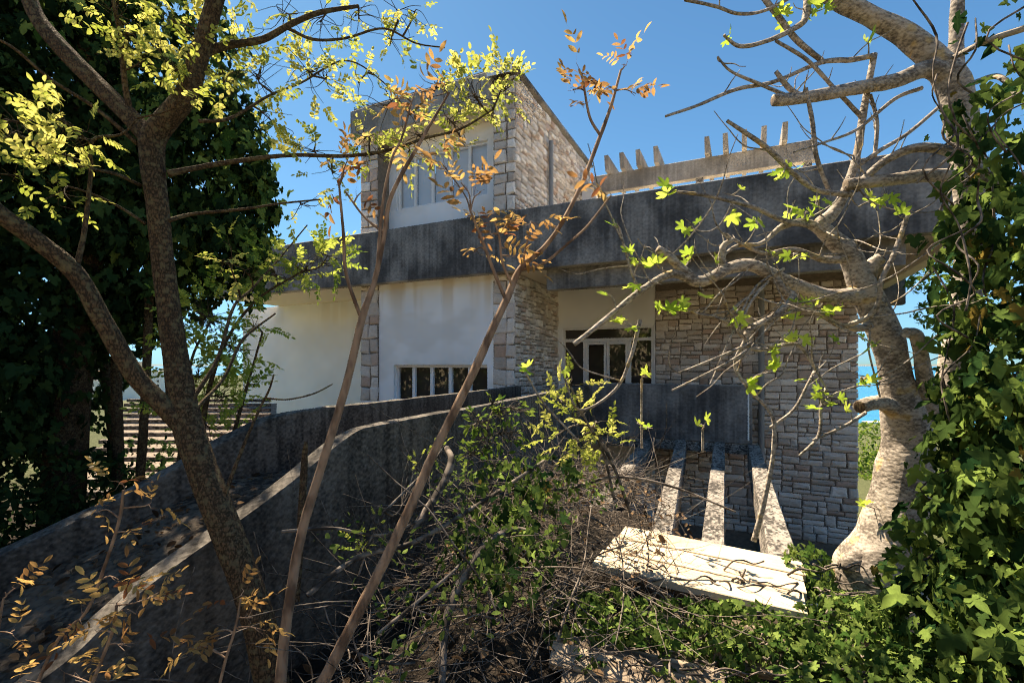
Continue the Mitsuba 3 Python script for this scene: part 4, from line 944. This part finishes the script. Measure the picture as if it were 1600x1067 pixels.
# bronze seedlings at the lower left
SED = [('tall bronze leaved seedling at the lower left with a red stem', [(40, 1110, 1.5, 5), (90, 1000, 1.5, 5), (135, 955, 1.5, 5), (165, 880, 1.5, 5), (187, 810, 1.5, 5), (193, 765, 1.5, 4)], [(193, 758, 1.5, 22, 7), (228, 790, 1.5, 16, 3), (150, 800, 1.5, 14, 3), (215, 832, 1.5, 14, 3), (130, 965, 1.5, 22, 4), (185, 905, 1.5, 10, 2)]),
       ('bushy bronze seedling with broad leaflets in the lower left corner', [(120, 1130, 1.35, 6), (155, 1040, 1.35, 6), (178, 980, 1.35, 5), (182, 945, 1.35, 4)], [(182, 942, 1.35, 22, 6), (215, 960, 1.35, 22, 5), (245, 930, 1.35, 14, 3), (160, 985, 1.35, 22, 4), (205, 1010, 1.35, 22, 5), (150, 1030, 1.35, 20, 4), (100, 1050, 1.35, 30, 5), (40, 1062, 1.35, 25, 3)]),
       ('bronze seedling at the foot of the leaning brown tree', [(330, 1130, 1.5, 5), (350, 1040, 1.5, 5), (368, 980, 1.5, 4), (376, 935, 1.5, 3)], [(376, 930, 1.5, 20, 5), (395, 965, 1.5, 22, 5), (340, 985, 1.5, 18, 3), (325, 1010, 1.5, 18, 4), (300, 1012, 1.5, 12, 2), (415, 985, 1.5, 16, 3)]),
       ('small bronze seedling cut by the left edge of the picture', [(-20, 1110, 1.5, 4), (-5, 1000, 1.5, 4), (5, 935, 1.5, 3)], [(8, 925, 1.5, 16, 4), (20, 990, 1.5, 22, 4)])]
for i, (lab, rows, cl) in enumerate(SED):
    k = thing('seedling', lab, 'seedling', 'bronze seedlings at the lower left'); m, s = branch(rows, 6, 6); put(k + '__stem', m, 'sapling_bark', smooth=True)
    sprays(k, [s], [(*q[:4], max(2, int(q[4] * .7))) for q in cl], RED, .085, 'red_leaf', 'sapling_bark', np.random.default_rng(60 + i), 60, up=.3, twig_px=3)
k = thing('yellow_shrub', 'small shrub with pale yellow feathery leaves before the terrace parapet', 'shrub')
sk = []
for rows in [[(985, 800, 3.0, 6), (955, 720, 3.0, 5), (920, 665, 3.0, 4), (890, 600, 3.0, 3)], [(960, 780, 3.0, 5), (940, 700, 3.0, 4), (905, 640, 3.0, 3)]]:
    m, s = branch(rows, 6, 6); put(k + '__stem', m, 'twig_bark', smooth=True); sk.append(s)
sprays(k, sk, [(888, 600, 3.0, 20, 5), (875, 630, 3.0, 22, 6), (905, 650, 3.0, 26, 8), (930, 660, 3.0, 24, 8), (900, 690, 3.0, 26, 8), (950, 690, 3.0, 20, 6), (870, 680, 3.0, 20, 6)], FERN, .16, 'locust_leaf', 'twig_bark', np.random.default_rng(77), 40)

# ------------------------------------------------------------------ brush heap
bh = key('bramble_heap'); labels[bh] = {'label': 'tangled heap of dry brambles and dead twigs between the footbridge and the boards', 'category': 'brambles', 'kind': 'stuff'}
r4 = np.random.default_rng(91); mb = MB()


def mound(x, y):
    """Top of the heap above the point (x, y)."""
    e = ((x + 1.15) / 1.0) ** 2 + ((y - 3.3) / 2.5) ** 2
    return -1.75 + .92 * np.clip(1 - e, 0, 1) ** .6


for _ in range(2500):
    x, y = r4.uniform(-2.13, -.15), r4.uniform(.7, 5.8)
    if ((x + 1.15) / 1.0) ** 2 + ((y - 3.3) / 2.6) ** 2 > 1: continue
    if x > -.95 and y > 3.3: continue
    z = mound(x, y) - abs(r4.normal()) * .16 + .03
    d = unit(np.array([r4.normal(), r4.normal(), r4.normal() * .35])); L = r4.uniform(.15, 1.1); p = np.array([x, y, z]); pts = [p]; bend = r4.normal(size=3) * .25
    for _k in range(5): d = unit(d + bend * .5 + r4.normal(size=3) * .16); pts.append(pts[-1] + d * L / 5)
    pts = np.array(pts); pts[:, 0] = np.clip(pts[:, 0], -2.13, 5)
    r = r4.choice([.0016, .0024, .0038, .0065], p=[.42, .33, .18, .07]); mb.add(*tube(spline(pts, 2), np.linspace(r, r * .5, 11), 4))
mb.put(bh, 'twig_bark', smooth=True, new=False)
core = trimesh.creation.icosphere(4); v = np.array(core.vertices); v = v * (np.array([.72, 2.0, .45]) * (.82 + .36 * meshkit.fbm(v * 3, 4))[:, None]) + [-1.2, 3.3, -1.72]; v[:, 0] = np.maximum(v[:, 0], -2.13)
put('brush_litter', (v, np.array(core.faces)), 'litter', smooth=True, kind='stuff', label='dark leaf litter filling the inside of the bramble heap')
k = thing('dead_leaves', 'brown fallen leaves caught among the dead twigs of the heap', 'leaves'); labels[k] = {'label': labels[k]['label'], 'category': 'leaves', 'kind': 'stuff'}
n_ = 1000; xy = np.column_stack([r4.uniform(-2.1, 0.2, n_), r4.uniform(.5, 6, n_)]); zz = np.array([mound(*q) for q in xy]) - np.abs(r4.normal(size=n_)) * .12 - .03
zz = np.where(zz < -1.75, ground_z(xy[:, 0], xy[:, 1]) + .02, zz)
M = frames(np.column_stack([xy, zz]), r4.normal(size=(n_, 3)) * [1, 1, .4], UP + r4.normal(size=(n_, 3)) * .6, r4.uniform(.03, .075, n_))
mb = MB(); wv = r4.integers(0, 6, n_)
for w in range(6):
    (v, f), uv = OVAL[w]; I = np.where(wv == w)[0]; vs = np.einsum('kij,nj->kni', M[I][:, :3, :3], v) + M[I][:, None, :3, 3]
    mb.add(vs.reshape(-1, 3), (f[None] + (np.arange(len(I)) * len(v))[:, None, None]).reshape(-1, 3), np.tile(uv, (len(I), 1)))
mb.put(k, 'dry_leaf', smooth=True, withuv=True, new=False)
k = thing('deck_leaves', 'dead leaves lying on the sloping deck of the footbridge', 'leaves'); labels[k]['kind'] = 'stuff'
n_ = 500; yy = r4.uniform(.4, 3.2, n_); xx = r4.uniform(-3.38, -2.33, n_)
zz = np.interp(yy, [.2, 1.3, 2.0, 2.8, 5.0], [-1.48, -1.12, -.90, -.86, -1.2]) + .03
M = frames(np.column_stack([xx, yy, zz]), r4.normal(size=(n_, 3)) * [1, 1, .3], UP + r4.normal(size=(n_, 3)) * .45, r4.uniform(.03, .07, n_)); wv = r4.integers(0, 6, n_); mb = MB()
for w in range(6):
    (v, f), uv = OVAL[w]; I = np.where(wv == w)[0]; vs = np.einsum('kij,nj->kni', M[I][:, :3, :3], v) + M[I][:, None, :3, 3]
    mb.add(vs.reshape(-1, 3), (f[None] + (np.arange(len(I)) * len(v))[:, None, None]).reshape(-1, 3), np.tile(uv, (len(I), 1)))
mb.put(k, 'dry_leaf', smooth=True, withuv=True, new=False)
DEAD = [[(690, 1080, 1.9, 12), (700, 960, 2.1, 14), (745, 870, 2.3, 16), (800, 830, 2.5, 14), (860, 850, 2.6, 10), (895, 900, 2.6, 8), (900, 960, 2.5, 6)], [(480, 930, 2.0, 9), (560, 870, 2.2, 9), (650, 845, 2.4, 8), (760, 780, 2.7, 7), (850, 720, 3.0, 5)], [(440, 830, 2.1, 5), (520, 825, 2.2, 5), (600, 835, 2.3, 4), (680, 800, 2.5, 4)],
        [(645, 830, 2.4, 12), (690, 760, 2.6, 12), (705, 720, 2.7, 12), (698, 700, 2.8, 9)], [(590, 990, 1.9, 6), (640, 950, 2.0, 6), (700, 900, 2.1, 5), (720, 880, 2.2, 4)], [(462, 940, 2.1, 13), (470, 820, 2.2, 12), (476, 720, 2.25, 10), (478, 690, 2.25, 6)], [(800, 760, 3.0, 5), (880, 765, 3.0, 5), (960, 745, 3.0, 5), (1050, 760, 3.0, 4), (1150, 800, 2.9, 3)]]
DL = ['thick dead branch curving through the middle of the bramble heap', 'long dead branch rising from the left across the bramble heap', 'thin pale dead twig lying level behind the left sapling', 'broken stub standing in the bramble heap', 'short snapped twig at the bottom of the bramble heap', 'dark dead stem standing upright by the left sapling', 'thin dead shoot stretching right from the heap over the concrete beams']
for i, (rows, lab) in enumerate(zip(DEAD, DL)):
    k = thing('dead_branch', lab, 'branch', 'dead branches in the bramble heap'); put(k, branch(rows, 6, 7, .2, i)[0], 'brown_bark' if 'standing upright' in lab else 'twig_bark', smooth=True, new=False)
k = thing('heap_ivy', 'few dark ivy sprigs growing through the middle of the bramble heap', 'ivy')
blobs(k, [(790, 770, 2.9, 70, 50, .3, 110), (830, 810, 2.7, 60, 40, .3, 90), (760, 840, 2.5, 60, 30, .3, 45), (850, 740, 3.0, 60, 30, .2, 90), (780, 870, 2.4, 90, 30, .3, 60), (810, 900, 2.3, 60, 30, .2, 30)], IVY, .06, 'ivy_leaf', np.random.default_rng(92), 60)
k = thing('heap_creeper', 'fine light green creeper scattered over the dry twigs of the heap', 'creeper')
blobs(k, [(690, 840, 2.3, 80, 40, .3, 60), (600, 930, 2.0, 60, 40, .2, 40), (760, 900, 2.2, 80, 40, .3, 90), (880, 790, 2.9, 60, 30, .3, 70), (540, 830, 2.2, 40, 30, .2, 30), (850, 860, 2.6, 60, 30, .2, 70), (700, 760, 2.9, 60, 40, .3, 120), (620, 1020, 1.8, 80, 30, .2, 50), (800, 850, 2.5, 80, 40, .3, 160), (720, 930, 2.1, 90, 40, .3, 120), (930, 760, 3.0, 50, 25, .2, 90)], OVAL, .035, 'creeper_leaf', np.random.default_rng(95), 100, hang=.2, shell=(.1, 1.1))
k = thing('evergreen_shrub', 'small glossy dark green shrub against the near footbridge parapet', 'shrub')
m, s = branch([(780, 800, 3.6, 8), (765, 740, 3.7, 7), (760, 680, 3.8, 4), (770, 640, 3.8, 3)], 6, 6); put(k + '__stem', m, 'twig_bark', smooth=True)
sprays(k, [s], [(745, 660, 3.8, 28, 40), (785, 645, 3.8, 28, 40), (760, 690, 3.8, 32, 50), (800, 680, 3.7, 30, 45), (735, 710, 3.7, 26, 36), (780, 725, 3.6, 30, 46), (815, 640, 3.8, 18, 18), (770, 628, 3.8, 16, 16)], OVAL, .05, 'shrub_leaf', 'twig_bark', np.random.default_rng(93), 80, up=.2, twig_px=3)
k = thing('bramble_shoot', 'few yellow green shoots sprouting from the left of the bramble heap', 'bramble')
m, s = branch([(560, 900, 2.2, 4), (580, 840, 2.25, 3), (600, 800, 2.3, 3)], 6, 5); put(k + '__stem', m, 'twig_bark', smooth=True)
sprays(k, [s], [(560, 850, 2.25, 20, 6), (590, 820, 2.3, 22, 6), (650, 730, 2.8, 30, 8), (560, 870, 2.2, 15, 4), (690, 700, 3.0, 25, 7)], FERN, .06, 'green_leaf', 'twig_bark', np.random.default_rng(94), 20)

# ------------------------------------------------------------------ dark ivy-clad trees on the far left
it = thing('ivy_clad_tree', 'tall dark tree smothered in ivy filling the left edge', 'tree')
put(it + '__trunk', branch([(90, 900, 5.0, 60), (110, 600, 5.0, 55), (140, 300, 5.0, 50), (150, 0, 5.0, 45), (160, -250, 5.0, 40)], 6, 10, .15, 4)[0], 'brown_bark', smooth=True)
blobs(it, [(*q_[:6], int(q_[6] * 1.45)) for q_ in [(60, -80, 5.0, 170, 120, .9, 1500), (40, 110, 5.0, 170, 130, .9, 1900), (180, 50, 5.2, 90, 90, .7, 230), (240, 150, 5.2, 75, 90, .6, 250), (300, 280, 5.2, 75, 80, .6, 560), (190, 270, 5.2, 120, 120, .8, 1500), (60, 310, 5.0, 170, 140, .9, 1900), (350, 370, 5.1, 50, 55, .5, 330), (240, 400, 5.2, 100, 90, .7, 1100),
           (60, 470, 5.0, 130, 120, .9, 1500), (180, 490, 5.2, 75, 50, .5, 500), (30, 620, 4.8, 85, 100, .7, 900), (405, 330, 5.2, 16, 90, .2, 190), (388, 240, 5.2, 24, 60, .2, 130), (380, 430, 5.2, 22, 40, .2, 90), (420, 300, 5.2, 12, 40, .15, 40), (360, 180, 5.2, 40, 40, .3, 110), (330, 110, 5.2, 50, 40, .3, 50), (310, 190, 5.2, 45, 40, .3, 90), (340, 60, 5.2, 40, 50, .3, 40), (280, 20, 5.2, 60, 50, .4, 50), (-60, -300, 4.4, 150, 120, .9, 1300), (-140, 60, 4.2, 160, 200, .9, 1700), (-160, -250, 4.0, 200, 160, .9, 1500), (-150, 330, 4.2, 150, 170, .9, 1300), (-120, 600, 4.0, 130, 150, .8, 900), (300, -280, 5.0, 110, 100, .8, 420)]], IVY, .105, 'dark_leaf', np.random.default_rng(101), 200, shell=(.3, 1.35), rough=1.1)  # masses above and left of view are unseen, placed to shade the foreground
k = thing('climbing_ivy', 'ivy fringe in lighter green standing in for sunlit leaves, hanging along the right edge of the dark ivy covered tree', 'ivy')
blobs(k, [(250, 60, 5.0, 60, 60, .5, 130), (300, 140, 5.0, 50, 50, .4, 130), (330, 230, 5.0, 45, 50, .4, 130), (402, 330, 5.1, 22, 90, .25, 120), (210, 10, 5.0, 60, 40, .4, 90), (345, 350, 4.9, 50, 60, .3, 110), (130, 60, 4.6, 70, 60, .5, 90), (280, 400, 4.9, 50, 60, .3, 90), (330, 70, 5.2, 40, 40, .3, 60), (414, 285, 5.1, 8, 48, .1, 70), (404, 420, 5.1, 8, 36, .1, 45), (372, 215, 5.1, 9, 40, .1, 40)], IVY, .10, 'creeper_leaf', np.random.default_rng(103), 150, shell=(.2, 2.6), rough=1.2)  # lighter leaf material paints the sunlit rim of the dark tree
for i, (lab, rows) in enumerate([('leftmost of three slender dark trunks behind the forked tree', [(186, 800, 5.6, 16), (180, 700, 5.6, 16), (165, 580, 5.6, 15), (155, 480, 5.6, 14), (150, 300, 5.6, 12)]), ('middle one of three slender dark trunks behind the forked tree', [(186, 800, 5.2, 17), (184, 700, 5.2, 16), (182, 590, 5.2, 15), (186, 450, 5.2, 14), (190, 300, 5.2, 12)]), ('rightmost of three slender dark trunks behind the forked tree', [(215, 800, 5.0, 14), (222, 700, 5.0, 13), (228, 600, 5.0, 13), (234, 450, 5.0, 12), (240, 320, 5.0, 10)])]):
    k = thing('slender_trunk', lab, 'tree trunk'); put(k, branch(rows, 6, 8, .12, i)[0], 'brown_bark', smooth=True, new=False)
k = thing('dark_shrub', 'dark leafy undergrowth below the ivy covered tree at the left edge', 'shrub')
blobs(k, [(30, 770, 4.6, 110, 90, .7, 1500), (130, 760, 4.8, 60, 50, .5, 600), (-40, 830, 4.0, 100, 80, .6, 900), (90, 850, 4.4, 80, 50, .5, 600), (220, 720, 5.6, 50, 35, .4, 300)], OVAL, .085, 'dark_leaf', np.random.default_rng(102), 60, hang=.2)

k = key('thicket'); labels[k] = {'label': 'unseen dark trees behind the viewer, placed to darken the window reflections', 'category': 'thicket', 'kind': 'stuff'}  # unseen, behind the viewer; darkens what the villa panes reflect
rt = np.random.default_rng(105); ps, ns = [], []
for x0 in np.arange(-15.5, -3.8, 1.25):
    c = np.array([x0 + rt.normal() * .3, -1.7 + rt.normal() * .35, 0]); c[2] = ground_z(c[0], c[1]) + 1.3
    d = rand_dirs(520, rt); ps.append(c + d * [1.1, .9, 2.2] * (.7 + .4 * rt.random((520, 1)))); ns.append(d)
ps, ns = np.vstack(ps), np.vstack(ns); M = frames(ps, -UP + rt.normal(size=ps.shape) * .5, ns + UP * .4 + rt.normal(size=ps.shape) * .4, rt.uniform(.2, .36, len(ps)))
mb = MB(); wv = rt.integers(0, 6, len(M))
for w in range(6):
    (v, f), uv = OVAL[w]; I = np.where(wv == w)[0]; vs = np.einsum('kij,nj->kni', M[I][:, :3, :3], v) + M[I][:, None, :3, 3]
    mb.add(vs.reshape(-1, 3), (f[None] + (np.arange(len(I)) * len(v))[:, None, None]).reshape(-1, 3), np.tile(uv, (len(I), 1)))
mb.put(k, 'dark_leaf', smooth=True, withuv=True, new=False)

# ------------------------------------------------------------------ slatted roof below on the left
sr = thing('slatted_roof', 'low roof of sunlit parallel battens behind the trunks on the left', 'roof')
for i in range(13):
    b = 6.6 + i * .42; z = -1.72 + .075 * i
    c = FWD * b + UP * z
    v, f = box(-1, 1, -.5, .5, -.5, .5)
    a0 = c + RIGHT * (-6.1 - i * .26); a1 = c + RIGHT * (-3.3 - i * .21)
    m, uv = plank(a0, a1, FWD, .10, .07, i + 60)
    put(sr + '__batten', m, 'twig_bark', uv=uv)
put(sr + '__deck', (np.array([FWD * 6.5 + RIGHT * -6.2 + UP * -1.92, FWD * 6.5 + RIGHT * -3.2 + UP * -1.92, FWD * 12 + RIGHT * -5.8 + UP * -.95, FWD * 12 + RIGHT * -9.2 + UP * -.95]), np.array([[0, 1, 2, 3]])), 'mortar')

# ------------------------------------------------------------------ far houses, harbour
r5 = np.random.default_rng(111)


def house(px, py, b, w, h, d, matname, lab, group=None, tiles=False):
    base = P(px, py, b); k = thing('house', lab, 'house', group)
    O = base - UP * 3
    def q(x0, x1, y0, y1, z0, z1):
        v, f = box(x0, x1, y0, y1, z0, z1); return O + v[:, :1] * RIGHT + v[:, 1:2] * FWD + v[:, 2:] * UP, f
    put(k + '__wall', q(-w / 2, w / 2, 0, d, 0, h + 3), matname)
    put(k + '__roof', q(-w / 2 - .4, w / 2 + .4, -.4, d + .4, h + 3.01, h + 3.4), 'roof_tile' if tiles else 'house_white')
    n = max(2, int(w / 3.2)); st_ = max(1, int(h / 3))
    for s in range(st_):
        for i in range(n):
            x = -w / 2 + (i + .5) * w / n; put(k + '__window', q(x - .7, x + .7, -.06, .0, 3 + s * 3 + .9, 3 + s * 3 + 2.3), 'window_dark')


HS = [(125, 618, 210, 16, 10, 'house_white', 'white block of flats lowest at the far left'), (150, 606, 260, 18, 13, 'house_cream', 'cream block of flats among the far town houses'), (170, 622, 200, 12, 7, 'house_white', 'small white house nearest in the far town'), (200, 612, 280, 16, 12, 'house_white', 'white flats behind the slender trunks'), (138, 592, 360, 20, 14, 'house_white', 'far white flats up on the slope'), (190, 590, 380, 18, 12, 'house_cream', 'far cream flats up on the slope'), (232, 606, 330, 16, 11, 'house_white', 'far white flats right of the slender trunks'), (268, 600, 380, 20, 12, 'house_cream', 'far cream flats seen past the forked trunk')]
for (px, py, b, w_, h_, m, lab) in HS: house(px, py, b, w_, h_, 10, m, lab, None, r5.random() < .4)
house(1366, 690, 430, 26, 9, 12, 'house_white', 'long white harbour building on the shore right of the stone wall')
house(1374, 668, 470, 18, 5, 10, 'house_cream', 'low cream shed on the shore at the water edge')
for i, (px, py, b, r_, lab) in enumerate([(1364, 715, 22, 1.5, 'olive bush beyond the corner of the stone wall'), (1378, 790, 20, 1.3, 'dark bush at the foot of the slope beyond the stone wall'), (1470, 780, 14, 1.2, 'dark bush behind the fig trunk')]):
    k = thing('bush', lab, 'bush'); rp_ = r_ * 760 / b
    blobs(k, [(px, py, b, rp_, rp_, r_, 2600), (px + rp_ * .5, py + rp_ * .8, b, rp_, rp_, r_, 2000)], OVAL, .17, 'shrub_leaf', np.random.default_rng(120 + i), 0, hang=.1)
k = thing('pine_tree', 'tree with small round leaf tufts seen between the beam end and the ivy', 'tree')
m, s = branch([(1560, 900, 9, 14), (1540, 600, 9, 12), (1500, 450, 9, 8), (1470, 420, 9, 5), (1440, 440, 9, 3)], 6, 8); put(k + '__trunk', m, 'brown_bark', smooth=True)
blobs(k, [(1465, 435, 9, 38, 22, .5, 420), (1480, 490, 9, 40, 24, .5, 420), (1520, 460, 9, 40, 40, .5, 500), (1510, 520, 9, 40, 26, .5, 300)], OVAL, .10, 'shrub_leaf', np.random.default_rng(131), 40, hang=-.2)
for k_ in [k_ for k_, v_ in labels.items() if not v_]: del labels[k_]
